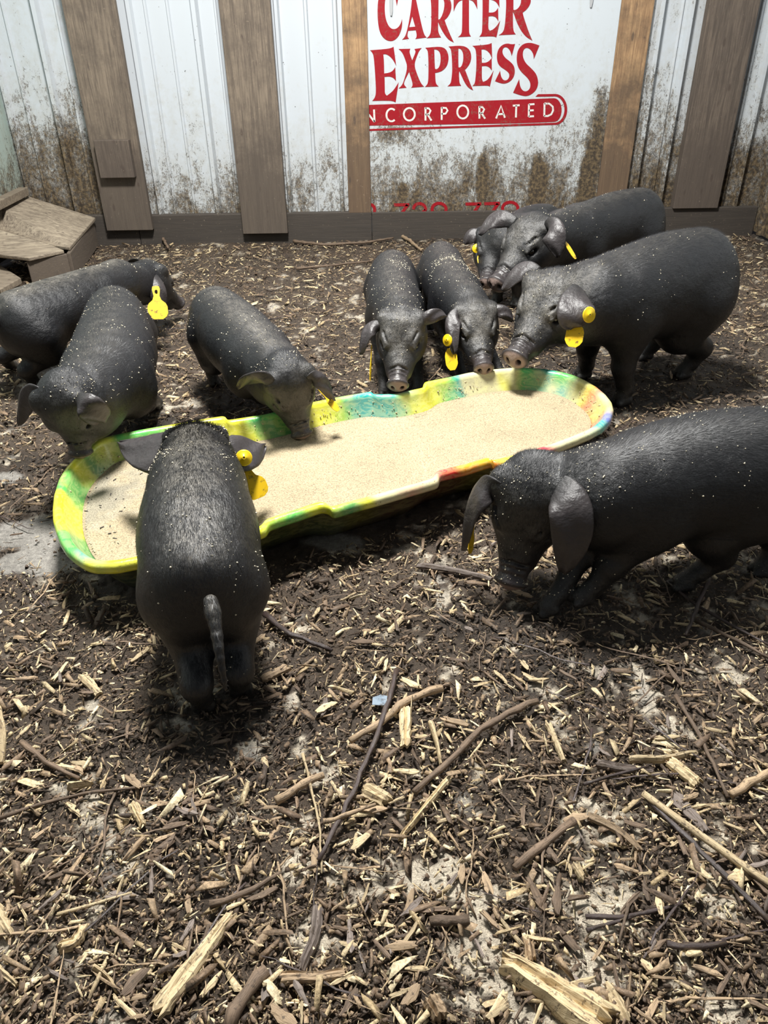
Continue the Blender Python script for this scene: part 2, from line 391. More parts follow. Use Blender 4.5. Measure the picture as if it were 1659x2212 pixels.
def masks(x, y):
    n = fbm(x * 16, y * 16, 1.0, 4); n2 = fbm(x * 45, y * 45, 2.0, 3)
    s = np.zeros_like(x)
    for a in SAND: s = np.maximum(s, pxblob(x, y, *a))
    s = np.clip((s * 0.8 + (n - 0.5) * 2.3 + (n2 - .5) * 1.4 - 0.42) * 3.2, 0, 1)
    g = np.zeros_like(x)
    for a in GREY: g = np.maximum(g, pxblob(x, y, *a))
    g = np.clip((g + (n - 0.5) * 1.0 - 0.2) * 4, 0, 1)
    w = np.zeros_like(x)
    for a in WET_SHADE: w = np.maximum(w, pxblob(x, y, *a))
    return s, g, np.clip(w * 1.2, 0, 1)
ny, nx = 560, 440
ys = np.exp(np.linspace(math.log(0.27), math.log(YW), ny)); us = np.linspace(-1, 1, nx)
Yg, Ug = np.meshgrid(ys, us, indexing='ij'); Wg = 0.62 + 0.5 * Yg
Xg = np.clip(Ug * Wg + 0.05, XL - .02, XR + .02)
ms, mg, mw = masks(Xg, Yg)
clod = fbm(Xg * 55, Yg * 55, 4.0, 3); cl2 = fbm(Xg * 22, Yg * 22, 6.0, 3)
Zg = gh(Xg, Yg) + (clod - .5) * 0.016 * (1 - .75 * ms) * (1 - .8 * mg) + (cl2 - .5) * .016 * (1 - ms * .6) * (1 - .8 * mg) - 0.004
lum = fbm(Xg * 7, Yg * 7, 8.0, 3)[..., None]
soil = np.array([0.066, 0.047, 0.032]) * (0.6 + 0.8 * lum)
soil = soil * (1 - 0.5 * mw[..., None])
sandc = np.array([0.60, 0.52, 0.40]) * (0.75 + .4 * lum); greyc = np.array([0.30, 0.28, 0.25]) * (.7 + .5 * lum)
Cg = soil * (1 - ms[..., None]) + sandc * ms[..., None]; Cg = Cg * (1 - mg[..., None]) + greyc * mg[..., None]
idx = np.arange(ny * nx).reshape(ny, nx)
Fg = np.stack([idx[:-1, :-1], idx[:-1, 1:], idx[1:, 1:], idx[1:, :-1]], -1).reshape(-1, 4)
fl = mesh_np('floor', np.stack([Xg, Yg, Zg], -1).reshape(-1, 3), Fg, MATS['soil'], cols={'Col': Cg.reshape(-1, 3)})
tag(fl, kind='structure')
b = MB(); b.box((XL - .3, -1.2, -0.12), (XR + .3, YW + .3, -0.03)); o = b.build('ground', mat_plain('packed_earth', (0.05, 0.038, 0.03), 0.9), origin=(0, 2, -.1)); tag(o, kind='structure')

# ================================================================== TUB
RIM = 0.150; FEED = 0.092
outer_px = [(115,1120),(114,1095),(117,1065),(127,1032),(140,1010),(165,984),(195,960),(211,948),(240,939),(280,931),(330,922),(373,915),(430,905),(482,897),(487,899),(491,906),(530,900),(575,893),(625,876+4),(676,867),(720,858),(760,851),(801,844),(806,850),(830,850),(857,849),(885,842),(913,836),(916,824),(940,819),(966,814),(1010,804),(1058,797),(1105,793),(1150,793),(1180,796),(1209,801),(1240,809),(1264,820),(1290,835),(1310,852),(1321,866),(1325,882),(1319,902),(1301,920),(1275,934),(1241,948),(1210,960),(1177,971),(1134,983),(1080,998),(1068,1000),(1062,992),(1040,999),(1012,1008),(960,1020),(950,1022),(946,1037),(916,1046),(870,1059),(829,1071),(770,1087),(719,1102),(708,1092),(695,1089),(650,1105),(600,1121),(580,1128),(572,1142),(560,1146),(500,1162),(440,1178),(370,1196),(330,1204),(290,1211),(250,1219),(211,1220),(195,1218),(179,1212),(160,1200),(142,1184),(130,1165),(122,1144)]
OP = np.array([atz(x, y, RIM)[:2] for x, y in outer_px])
seg = np.linalg.norm(np.roll(OP, -1, 0) - OP, axis=1); cum = np.concatenate([[0], np.cumsum(seg)])
NS = 720; s = np.linspace(0, cum[-1], NS, endpoint=False)
OPc = np.concatenate([OP, OP[:1]]); O2 = np.stack([np.interp(s, cum, OPc[:, i]) for i in (0, 1)], 1)
def smooth_loop(A, n):
    for _ in range(n): A = 0.25 * np.roll(A, 1, 0) + 0.5 * A + 0.25 * np.roll(A, -1, 0)
    return A
O2 = smooth_loop(O2, 2); OS = smooth_loop(O2, 500)
OS2 = smooth_loop(O2, 40)
T = np.roll(OS, -1, 0) - np.roll(OS, 1, 0); T /= np.linalg.norm(T, axis=1)[:, None]
NI = np.stack([T[:, 1], -T[:, 0]], 1)
ctr = O2.mean(0)
if ((ctr - O2) * NI).sum() < 0: NI = -NI
tilt_off = 0.0
prof = []  # (inset, z, blend to smooth outline)
prof += [(0.105, 0.004, 1), (0.070, 0.05, 1), (0.030, RIM - 0.034, 1), (0.012, RIM - 0.026, .6), (-0.001, RIM - 0.024, 0), (-0.003, RIM - 0.018, 0), (-0.002, RIM - 0.007, 0), (0.003, RIM - 0.001, 0), (0.010, RIM, 0), (0.016, RIM - .001, .15), (0.021, RIM - .006, .3), (0.024, RIM - .013, .5), (0.040, RIM - 0.045, .8), (0.060, 0.085, 1), (0.085, 0.05, 1), (0.12, 0.03, 1)]
V = []
for ins, z, bl in prof:
    base = O2 * (1 - bl) + OS2 * bl
    V.append(np.concatenate([base + NI * ins, np.full((NS, 1), z)], 1))
inner_c = V[-1][:, :2].mean(0)
V.append(np.concatenate([(V[-1][:, :2] * .15 + (ctr) * .85), np.full((NS, 1), 0.028)], 1))
V = np.concatenate(V); R_ = len(prof) + 1
F = [(a * NS + j, a * NS + (j + 1) % NS, (a + 1) * NS + (j + 1) % NS, (a + 1) * NS + j) for a in range(R_ - 1) for j in range(NS)]
F += [tuple(range((R_ - 1) * NS, R_ * NS)), tuple(range(NS))[::-1]]
# marbled plastic: colour patches moulded into the tub
Yl, Gr, Te, Re, Pk, Cr, Bl, Dg = (.86,.84,.04),(.10,.55,.12),(.01,.40,.38),(.75,.03,.03),(.80,.10,.16),(.70,.66,.40),(.05,.22,.60),(.02,.28,.10)
cps = [(120,1080,Yl),(118,1130,Yl),(130,1160,Gr),(150,1200,Gr),(190,1215,Yl),(230,1200,Te),(260,1215,Yl),(320,1205,Yl),(150,1010,Yl),(165,1040,Gr),(200,980,Dg),(220,965,Yl),(250,950,Dg),(290,940,Gr),(285,928,Yl),(340,930,Gr),(330,918,Yl),(400,910,Yl),(450,905,Yl),(500,915,Yl),(540,905,Yl),(570,905,Gr),(600,915,Dg),(600,900,Gr),(690,880,Yl),(680,865,Gr),(720,870,Yl),(750,855,Gr),(745,880,Gr),(770,850,Yl),(790,870,Te),(810,860,Te),(845,870,Te),(860,855,Te),(880,865,Yl),(900,850,Yl),(930,835,Yl),(955,830,Gr),(970,820,Te),(1000,810,Cr),(1040,815,Cr),(1080,800,Cr),(1100,820,Yl),(1150,800,Gr),(1160,797,Te),(1180,820,Cr),(1190,805,Te),(1200,830,Te),(1220,815,Gr),(1240,835,Cr),(1265,830,Yl),(1260,850,Yl),(1285,850,Pk),(1270,880,Re),(1300,880,Yl),(1280,895,Pk),(1310,870,Cr),(1320,890,Cr),(1300,908,Bl),(1290,925,Te),(1260,940,Cr),(1255,868,Re),(1278,888,Re),(1262,858,Pk),(1290,898,Re),(1200,960,Cr),(1150,975,Pk),(1130,975,Re),(1110,985,Pk),(1080,990,Yl),(1060,980,Yl),(1040,985,Yl),(1010,1000,Yl),(1020,1010,Re),(980,1000,Re),(950,1012,Re),(930,1020,Pk),(915,1030,Pk),(930,1040,Cr),(890,1040,Cr),(860,1050,Pk),(830,1062,Cr),(790,1075,Yl),(740,1085,Yl),(710,1085,Yl),(690,1075,Gr),(650,1095,Yl),(620,1105,Gr),(590,1120,Yl),(575,1135,Gr),(560,1140,Yl),(500,1160,Yl),(400,1190,Yl),(640,1150,Gr),(560,1180,Yl),(760,1110,Dg),(850,1080,Cr),(1000,1020,Re),(1040,1010,Re)]
cpx = np.array([atz(a, b_, RIM - .01)[:2] for a, b_, _ in cps]); cpc = np.array([c_ for *_, c_ in cps])
wxn = (fbm(V[:, 0] * 14, V[:, 1] * 14, V[:, 2] * 14, 3) - .5) * .13; wyn = (fbm(V[:, 0] * 14 + 50, V[:, 1] * 14, V[:, 2] * 14, 3) - .5) * .13
Q = np.stack([V[:, 0] + wxn, V[:, 1] + wyn], 1)
d2 = ((Q[:, None, :] - cpx[None]) ** 2).sum(-1); wgt = np.exp(-(d2 - d2.min(1, keepdims=True)) / .0011); wgt /= wgt.sum(1, keepdims=True)
tc = wgt @ cpc
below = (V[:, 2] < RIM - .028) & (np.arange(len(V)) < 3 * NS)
tc[below] = tc[below] * .10 + np.array([.035, .03, .02])  # outer wall under the rim: dirt and shade darkened into the colour
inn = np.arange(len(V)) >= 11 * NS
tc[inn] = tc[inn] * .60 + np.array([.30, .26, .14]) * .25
tc *= .92
def mat_tub():
    n = NT('marbled_plastic'); c = n.coord(); col = n.attr('Col')
    sw = n.ramp(n.noise(n.coord((1, 1, 2)), 22, 3, .6, 2.5), [(.45, 0.0), (.55, .5)])
    col = n.mix(n.math('MULTIPLY', sw, .35), col, (.85, .82, .35))
    sp = n.ramp(n.noise(c, 130, 4, .7), [(.62, 0.0), (.70, .8)]); col = n.mix(sp, col, (.16, .12, .06))
    n.P(Base_Color=col, Roughness=.28, Normal=n.bump(n.noise(c, 60, 3), .25, .004)); n.b.inputs['Coat Weight'].default_value = .3; return n.m
tub_org = (float(ctr[0]), float(ctr[1]), 0)
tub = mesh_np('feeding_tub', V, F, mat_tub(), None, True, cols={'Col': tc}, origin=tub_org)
tag(tub, 'long shallow marbled yellow, green and red plastic tub with stepped rim, full of feed', 'tub')
# feed in it
ringr = []
fr = [(0.0565, 0), (0.075, 0), (0.11, 0), (0.15, 0)]
base = OS2
ring0 = np.concatenate([base + NI * .0575, np.full((NS, 1), FEED)], 1)[::2]
poly = ring0[:, :2]
def inside(P, poly):
    x, y = P[:, 0], P[:, 1]; r = np.zeros(len(P), bool); n = len(poly); j = n - 1
    for i in range(n):
        xi, yi = poly[i]; xj, yj = poly[j]
        c_ = ((yi > y) != (yj > y)) & (x < (xj - xi) * (y - yi) / (yj - yi + 1e-12) + xi); r ^= c_; j = i
    return r
x0, y0 = poly.min(0); x1, y1 = poly.max(0); st = .0045
gx = np.arange(x0, x1, st); gy = np.arange(y0, y1, st); GX, GY = np.meshgrid(gx, gy, indexing='ij')
ins = inside(np.stack([GX.ravel(), GY.ravel()], 1), poly).reshape(GX.shape)
axis_l = atz(180, 1100, FEED)[:2]
liq = np.clip(1 - np.sqrt(((GX - axis_l[0]) / .16) ** 2 + ((GY - axis_l[1]) / .24) ** 2) + (fbm(GX * 20, GY * 20, 2., 3) - .5) * 1.2, 0, 1) * 2
liq = np.clip(liq, 0, 1)
GZ = FEED + ((fbm(GX * 120, GY * 120, 0., 2) - .5) * .006 + (fbm(GX * 18, GY * 18, 5., 3) - .5) * .006) * (1 - .85 * liq)
fc = np.array([.44, .355, .225]) * (1 - liq[..., None]) + np.array([.30, .27, .205]) * liq[..., None]
fc = fc * (.86 + .3 * fbm(GX * 9, GY * 9, 3., 3)[..., None])
cell = ins[:-1, :-1] & ins[1:, :-1] & ins[1:, 1:] & ins[:-1, 1:]
ii = np.arange(GX.size).reshape(GX.shape)
Ff = np.stack([ii[:-1, :-1][cell], ii[1:, :-1][cell], ii[1:, 1:][cell], ii[:-1, 1:][cell]], 1)
used = np.unique(Ff); remap = -np.ones(GX.size, int); remap[used] = np.arange(len(used))
def mat_feed():
    n = NT('wet_meal'); c = n.coord(); col = n.attr('Col'); g = n.noise(c, 260, 4, .75); g2 = n.vor(c, 330)
    col = n.mix(1.0, col, n.ramp(g, [(.33, .45), (.5, 1.0), (.66, 1.45)]), 'MULTIPLY')
    dk = n.ramp(n.noise(c, 190, 2, .6), [(.68, 0.0), (.72, .8)]); col = n.mix(dk, col, (.18, .12, .06))
    lq = n.sep(n.attr('Liq'))[0]
    n.P(Base_Color=col, Roughness=n.math('SUBTRACT', .62, n.math('MULTIPLY', lq, .42)), Normal=n.bump(g, n.math('SUBTRACT', .9, n.math('MULTIPLY', lq, .8)), .004)); return n.m
VV = np.stack([GX, GY, GZ], -1).reshape(-1, 3)[used]
# a skirt of ring points closes the gap to the tub wall
lqv = np.repeat(liq.reshape(-1)[used][:, None], 3, 1)
fm = mat_feed()
nr = len(ring0); nv = len(VV)
ring_in = ring0.copy(); cen = np.array([*ctr, 0]); dirn = NI[::2]
ring_in[:, :2] = ring0[:, :2] + dirn * .012; ring_in[:, 2] = FEED - .002; ring0[:, 2] = FEED + .001
ring_out = ring0.copy(); ring_out[:, :2] -= dirn * .004
Vall = np.concatenate([VV, ring_out, ring_in]); 
Fr = np.array([(nv + j, nv + (j + 1) % nr, nv + nr + (j + 1) % nr, nv + nr + j) for j in range(nr)])
rc = np.tile(np.array([.40, .32, .20]), (2 * nr, 1))
feed = mesh_np('animal_feed', Vall, np.concatenate([remap[Ff], Fr]), fm, None, True, cols={'Col': np.concatenate([fc.reshape(-1, 3)[used], rc]), 'Liq': np.concatenate([lqv, np.zeros((2 * nr, 3))])}, origin=(*tub_org[:2], FEED))
# specks and husks floating in the thin end
nf = 60; pf = np.stack([atz(px_, py_, FEED)[:2] for px_, py_ in zip(rng.uniform(165, 330, nf), rng.uniform(960, 1180, nf))]); pf = pf[inside(pf, poly)]; nf = len(pf)
if nf:
    cb = np.array([(-.5,-.5,0),(.5,-.4,0),(.4,.5,0),(-.45,.4,0),(-.5,-.4,1),(.4,-.5,1),(.5,.4,1),(-.4,.5,1)], float); LL = rng.uniform(.003, .012, nf); an = rng.uniform(0, 6.28, nf)
    B_ = cb[None] * np.stack([LL, LL * .25, LL * 0 + .0015], 1)[:, None]; X_ = B_[..., 0] * np.cos(an)[:, None] - B_[..., 1] * np.sin(an)[:, None]; Y_ = B_[..., 0] * np.sin(an)[:, None] + B_[..., 1] * np.cos(an)[:, None]
    VD = np.stack([X_ + pf[:, :1], Y_ + pf[:, 1:], B_[..., 2] + FEED + .0005], -1).reshape(-1, 3); FD = (np.array([(4,5,6,7),(0,1,5,4),(1,2,6,5),(2,3,7,6),(3,0,4,7)])[None] + 8 * np.arange(nf)[:, None, None]).reshape(-1, 4)
    tag(mesh_np('floating_husks', VD, FD, mat_plain('dark_husk', (.05, .042, .04), .5), feed, False, origin=feed.location[:]), kind='stuff')
tag(feed, 'cream coloured wet meal filling the long marbled tub', 'feed', kind='stuff')

# meal splashed on the tub's inner wall
rng2 = np.random.default_rng(3); n_ = 1500; jj = rng2.integers(0, NS, n_); tt_ = rng2.random(n_); 
base_ = OS2[jj] + NI[jj] * (.026 + .030 * tt_)[:, None]; zz_ = RIM - .018 - .043 * tt_ ; far_ = (NI[jj, 1] < .3)
kp = far_ & (fbm(base_[:, 0] * 12, base_[:, 1] * 12, 9., 2) > .47); base_ = base_[kp]; zz_ = zz_[kp]; rr_ = (.0009 + .003 * rng2.random(kp.sum()) ** 3)
oc_ = np.array([(1,0,0),(-1,0,0),(0,1,0),(0,-1,0),(0,0,1),(0,0,-1)], float)
cv_ = oc_[None] * (.6 + .7 * rng2.random((len(rr_), 6, 1))) * rr_[:, None, None] + np.concatenate([base_, zz_[:, None]], 1)[:, None]
of_ = np.array([(0,2,4),(2,1,4),(1,3,4),(3,0,4),(2,0,5),(1,2,5),(3,1,5),(0,3,5)])
spl = mesh_np('stuck_meal', cv_.reshape(-1, 3), (of_[None] + 6 * np.arange(len(rr_))[:, None, None]).reshape(-1, 3), mat_plain('stuck_meal', (.50, .42, .26), .6), tub, False, origin=tub_org)
tag(spl, kind='stuff')

# ================================================================== scatter of small pieces (one mesh)
def rotz(a):
    c_, s_ = np.cos(a), np.sin(a); R = np.zeros((len(a), 3, 3)); R[:, 0, 0] = c_; R[:, 0, 1] = -s_; R[:, 1, 0] = s_; R[:, 1, 1] = c_; R[:, 2, 2] = 1; return R
def rotx(a):
    c_, s_ = np.cos(a), np.sin(a); R = np.zeros((len(a), 3, 3)); R[:, 1, 1] = c_; R[:, 1, 2] = -s_; R[:, 2, 1] = s_; R[:, 2, 2] = c_; R[:, 0, 0] = 1; return R
def roty(a):
    c_, s_ = np.cos(a), np.sin(a); R = np.zeros((len(a), 3, 3)); R[:, 0, 0] = c_; R[:, 0, 2] = s_; R[:, 2, 0] = -s_; R[:, 2, 2] = c_; R[:, 1, 1] = 1; return R
CH = np.array([(-.5,-.5,0),(.5,-.42,0),(.42,.5,0),(-.45,.45,0),(-.5,-.4,1),(.40,-.5,1),(.5,.36,1),(-.36,.5,1)], float)
CF = np.array([(4,5,6,7),(0,1,5,4),(1,2,6,5),(2,3,7,6),(3,0,4,7)])
def scatter_chips(name, P, L, W, Th, col, yaw, tx, ty, mat, origin=(0,0,0), parent=None, faces=CF):
    n = len(P); B = np.tile(CH[None], (n, 1, 1))
    B[..., :2] += (rng.random((n, 8, 2)) - .5) * .45
    taper = 1 - rng.random(n) * .75
    B[:, :, 1] *= np.where(B[:, :, 0] > 0, taper[:, None], 1)
    B[:, :, 0] *= L[:, None]; B[:, :, 1] *= W[:, None]; B[:, :, 2] *= Th[:, None]
    bend = (rng.random(n) - .5) * .35
    B[:, :, 1] += bend[:, None] * (B[:, :, 0] ** 2) / L[:, None]
    R = rotz(yaw) @ rotx(tx) @ roty(ty)
    B = np.einsum('nij,nkj->nki', R, B) + P[:, None]
    Fc = (faces[None] + 8 * np.arange(n)[:, None, None]).reshape(-1, 4)
    return mesh_np(name, B.reshape(-1, 3), Fc, mat, parent, False, cols={'Col': np.repeat(col, 8, 0)}, origin=origin)
def in_tub(x, y, m=0.0):
    P = np.stack([x, y], 1); return inside(P, OS[::12] - NI[::12] * (m))
def sample_ground(n, bias):
    out = []; tot = 0
    while tot < n:
        y = np.exp(rng.uniform(math.log(.3), math.log(YW - .07), 4 * n)); w = .5 + .45 * y
        u = rng.uniform(-1, 1, 4 * n)
        acc = rng.random(4 * n) < (y * w * (1 / y) ** bias) / (max(((.5 + .45 * YW) * YW ** (1 - bias)), .7) * 1.0)
        x = u * w + .04; ok = acc & (x > XL + .04) & (x < XR - .04) & (y < YW - .09)
        out.append(np.stack([x[ok], y[ok]], 1)); tot += ok.sum()
    return np.concatenate(out)[:n]
PAL = .86 * np.array([(.80,.66,.42),(.66,.52,.31),(.52,.39,.22),(.34,.24,.145),(.22,.15,.095),(.145,.098,.064),(.082,.056,.038)])
def pick(n, w, pr): 
    pr = np.array(pr)[None] * np.ones((n, 1)); dark = (w * .75)[:, None]
    pr = pr * np.where(np.arange(7)[None] < 3, 1 - dark, 1 + dark * 1.2)
    pr = pr / pr.sum(1, keepdims=True); c_ = pr.cumsum(1); r = rng.random(n)[:, None]
    k = (r > c_).sum(1); k = np.clip(k, 0, 6)
    return PAL[k] * (0.8 + .4 * rng.random((n, 1))) * (1 - .35 * w[:, None])
def mulch_set(n, bias, lmin, lmax, aspect, pr, zup, tilt, lexp=1.7):
    P = sample_ground(n, bias); x, y = P[:, 0], P[:, 1]
    s_, g_, w_ = masks(x, y); w_ = np.clip(w_ + np.clip((fbm(x * 4, y * 4, 11., 3) - .5) * 2.2, -.3, .6), 0, 1)
    keep = (rng.random(n) > np.maximum(s_ * .70, g_ * .85)) & ~in_tub(x, y, -.045)
    P = P[keep]; n = len(P); x, y = P[:, 0], P[:, 1]; w_ = w_[keep]
    L = lmin * (lmax / lmin) ** (rng.random(n) ** lexp); W = L * (aspect[0] + (aspect[1] - aspect[0]) * rng.random(n) ** 1.7); W = np.clip(W, .0009, .012)
    Th = np.clip(W * (.25 + .5 * rng.random(n)), .0008, .006)
    z = gh(x, y) + rng.random(n) ** 1.5 * zup - .002
    return [np.stack([x, y, z], 1), L, W, Th, pick(n, w_, pr), rng.uniform(0, 2 * math.pi, n), rng.normal(0, tilt, n), rng.normal(0, tilt, n)]
sets = [mulch_set(52000, 1.25, .003, .010, (.35, .9), (.05, .05, .06, .10, .20, .28, .30), .012, .5, 1.2),      # dark crumbs
        mulch_set(50000, 0.95, .006, .024, (.06, .40), (.10, .12, .14, .17, .17, .17, .13), .012, .35),          # fibres and slivers
        mulch_set(14000, 0.55, .016, .050, (.06, .30), (.10, .12, .15, .18, .18, .15, .12), .015, .22)]          # chips
cat_ = [np.concatenate([q[i] for q in sets]) for i in range(8)]
o = scatter_chips('wood_mulch', *cat_, MATS['chips'])
tag(o, 'chopped wood, bark crumbs and fibres spread over the whole floor', 'mulch', kind='stuff')
# ------------------------------------------------------------------ single wood chips that can be told apart
def add_grain(me, G):
    a = me.attributes.new('Grain', 'FLOAT_VECTOR', 'POINT'); a.data.foreach_set('vector', np.asarray(G, np.float32).ravel())
def plate_mesh(name, Q, S, Tn, wid, th, z0, m, rag, gseed):
    """grooved split plate along the centre line Q: returns V, F, Grain"""
    n = len(Q); r_ = np.random.default_rng(gseed); V = []; G = []
    groove = r_.normal(0, .22, m); cu_ = np.concatenate([[0], np.cumsum(np.linalg.norm(np.diff(Q, axis=0), axis=1))]); edge = r_.normal(0, rag * .5, (n, 2)); endj = r_.normal(0, rag * .9, (2, m))
    for i in range(n):
        for j in range(m):
            u = j / (m - 1) - .5; w_ = wid[i] * (1 + (edge[i, 0] if u > 0 else edge[i, 1]) * abs(u) * 2)
            e = endj[0 if i == 0 else 1, j] * wid[i] if i in (0, n - 1) else 0
            p = Q[i] + S[i] * w_ * u + Tn[i] * e
            V.append((p[0], p[1], z0[i] + th * (1 + groove[j] + .05 * r_.normal()) * (1 - .55 * (abs(u) > .45)) * (1 - .4 * (i in (0, n - 1))))); G.append((cu_[i], u * wid[i], gseed * .37))
    N = len(V); V += [(x, y, z - th * .9 - .0005 * 0) for x, y, z in V]; V = [v if k < N else (v[0], v[1], min(v[2], z0[(k - N) // m])) for k, v in enumerate(V)]; G = G + [(a + .01, b + .01, c) for a, b, c in G]
    F = [(i*m+j, (i+1)*m+j, (i+1)*m+j+1, i*m+j+1) for i in range(n-1) for j in range(m-1)]
    F += [(N + a, N + d, N + c, N + b_) for a, b_, c, d in F]
    rim = [j for j in range(m)] + [i*m+m-1 for i in range(1, n)] + [(n-1)*m+j for j in range(m-2, -1, -1)] + [i*m for i in range(n-2, 0, -1)]
    F += [(rim[i], rim[(i+1) % len(rim)], N + rim[(i+1) % len(rim)], N + rim[i]) for i in range(len(rim))]
    return V, F, G
chip_meshes = []
for k in range(14):
    n = 5; x = np.linspace(-.5, .5, n); w = random.uniform(.16, .38); Q = np.stack([x, .10 * np.sin(x * 2.2 + k) * random.random(), 0 * x], 1)
    Tn = np.gradient(Q, axis=0); Tn /= np.linalg.norm(Tn, axis=1)[:, None]; S_ = np.stack([-Tn[:, 1], Tn[:, 0], 0 * x], 1)
    V, F, G = plate_mesh('c', Q, S_, Tn, w * np.array([random.uniform(.25, .9), .95, 1, .9, random.uniform(.2, .8)]), random.uniform(.05, .09), .06 * x * x, 4, .35, 100 + k)
    o_ = mesh_np('wood_chip', V, F, None, None, False); add_grain(o_.data, np.array(G) * .035); chip_meshes.append(o_.data); bpy.data.objects.remove(o_)
variants = {}
def chip_mesh(k, mat):
    if (k, mat) not in variants:
        m = chip_meshes[k].copy(); m.materials.append(MATS[mat]); variants[(k, mat)] = m
    return variants[(k, mat)]
PIGFEET = []
n_c = 0; tries = 0
while n_c < 290 and tries < 5000:
    tries += 1
    py = 2212 - (rng.random() ** 1.3) * 1050; px = rng.uniform(5, 1655)
    g = atz(px, py, 0)
    if g[1] > 2.0 or in_tub(np.array([g[0]]), np.array([g[1]]), .02)[0]: continue
    mat = rng.choice(['pale', 'pale', 'tan', 'bark', 'greybark'], p=[.22, .18, .22, .22, .16])
    o = bpy.data.objects.new('wood_chip', chip_mesh(int(rng.integers(14)), str(mat)))
    L = float(rng.uniform(.018, .046)) * (1.0 if g[1] < 1.1 else 1.15)
    o.scale = (L, L * float(rng.uniform(.45, 1.0)), L * .9); o.location = (g[0], g[1], float(gh(g[0], g[1])) + .007 + rng.random() * .004)
    o.rotation_euler = (rng.normal(0, .14), rng.normal(0, .12), rng.uniform(0, 6.28)); link(o)
    tone = {'pale': 'pale split wood chip loose on the bedding in front of the tub', 'tan': 'tan wood chip loose on the bedding in front of the tub', 'bark': 'brown bark chip loose on the bedding in front of the tub', 'greybark': 'greyish bark chip loose on the bedding in front of the tub'}[str(mat)]
    tag(o, tone, 'wood chip', {'pale': 'pale loose wood chips', 'tan': 'tan loose wood chips', 'bark': 'brown loose bark chips', 'greybark': 'grey loose bark chips'}[str(mat)]); n_c += 1

# ------------------------------------------------------------------ sticks and splinters traced one by one
def resample(P, n):
    P = np.asarray(P, float); d = np.concatenate([[0], np.cumsum(np.linalg.norm(np.diff(P, axis=0), axis=1))]); t = np.linspace(0, d[-1], n)
    Q = np.stack([np.interp(t, d, P[:, i]) for i in range(P.shape[1])], 1)
    for _ in range(2): Q[1:-1] = .25 * Q[:-2] + .5 * Q[1:-1] + .25 * Q[2:]
    return Q
def stick(px, r, mat, label, name='stick', taper=.6, lift=.0, cat='stick', group=None, kinks=True, ends=(0, 0)):
    P = np.array([atz(x, y, 0) for x, y in px]); k = np.mean([kof(p) for p in P]); rr = r * k / FPX
    n = max(6, int(np.linalg.norm(np.diff(P, axis=0), axis=1).sum() / .02)); Q = resample(P, n)
    Q[:, 2] = gh(Q[:, 0], Q[:, 1]) + rr * .8 + .007 + lift + np.linspace(ends[0], ends[1], n)
    if kinks: Q[1:-1] += rng.normal(0, rr * .22, (n - 2, 3)) * np.array([1, 1, .3])
    rad = rr * np.linspace(1, taper, n) * (1 + .16 * np.sin(np.arange(n) * 2.1 + px[0][0]) * (1 if kinks else 0))
    org = tuple(Q.mean(0) * np.array([1, 1, 0])); b = MB(); b.tube(Q, rad, 9)
    o = b.build(name, MATS[mat], origin=org, smooth=True)
    ang = np.arange(9) / 9 * 6.28; add_grain(o.data, [(i * .02, rr * math.cos(a), rr * math.sin(a) + px[0][0]) for i in range(n) for a in ang]); tag(o, label, cat, group); return o
def slab(px, w, mat, label, name='wood_splinter', th=.008, w2=None, cat='wood splinter', lift=.0, group=None, rag=.18):
    """flat split piece: centre line in pixels, width in pixels, ragged ends and grooved top"""
    P = np.array([atz(x, y, 0) for x, y in px]); k = np.mean([kof(p) for p in P]); wa = w * k / FPX; wb = (w2 if w2 is not None else w * .7) * k / FPX
    n = 10; Q = resample(P, n); Tn = np.gradient(Q, axis=0); Tn /= np.linalg.norm(Tn, axis=1)[:, None]; S = np.stack([-Tn[:, 1], Tn[:, 0], np.zeros(n)], 1)
    V, F, G = plate_mesh(name, Q, S, Tn, wa + (wb - wa) * np.linspace(0, 1, n), th, gh(Q[:, 0], Q[:, 1]) + .006 + lift, 9 if w > 20 else 5, rag, int(abs(px[0][0]) + px[0][1]))
    org = tuple(Q.mean(0) * np.array([1, 1, 0])); o = mesh_np(name, V, F, MATS[mat], None, False, origin=org); add_grain(o.data, G); tag(o, label, cat, group); return o
stick([(857,1462),(832,1560),(795,1650),(755,1745),(690,1872)], 6.5, 'darkbark', 'long glossy dark brown stick slanting down the middle foreground', lift=.006, taper=.7)
stick([(1160,1528),(1135,1533),(1085,1558),(1030,1592),(980,1648),(895,1725)], 8, 'bark', 'long curved brown branch with hooked end in the middle of the bedding', lift=.004, taper=.75)
stick([(955,1498),(895,1515),(850,1545),(820,1575),(757,1612)], 9, 'tan', 'grey peeled crooked stick crossing the glossy dark stick near its top', taper=.8)
slab([(500,1985),(425,2085),(345,2190)], 26, 'pale', 'longest pale splintered lath on the bedding, lower left', w2=46, th=.010)
slab([(1088,2085),(1190,2150),(1310,2230)], 44, 'pale', 'thick pale split kindling piece running out of the bottom edge', w2=95, th=.018)
stick([(1385,1730),(1520,1832),(1670,1940)], 8, 'pale', 'long straight pale straw stalk at the lower right', lift=.006, taper=1.1, kinks=False, cat='straw')
stick([(1395,1735),(1500,1842),(1580,1920),(1670,2020)], 7, 'darkbark', 'long dark stem running beside the straight pale stalk', taper=.8)
stick([(1458,1508),(1512,1600),(1568,1732)], 5, 'bark', 'thin straight reddish brown twig standing out near the right edge', name='twig', cat='twig')
stick([(1575,1728),(1612,1700),(1670,1676)], 9, 'tan', 'tan peeled stick entering from the right edge', taper=1)
stick([(1110,1888),(1170,1840),(1238,1785)], 9, 'bark', 'stout dark brown stick lying on the pale sandy patch', taper=1)
stick([(1262,1992),(1330,1998),(1385,1985),(1470,1965)], 6, 'darkbark', 'upper reddish twig of the crossed twigs on the sand', name='twig', cat='twig')
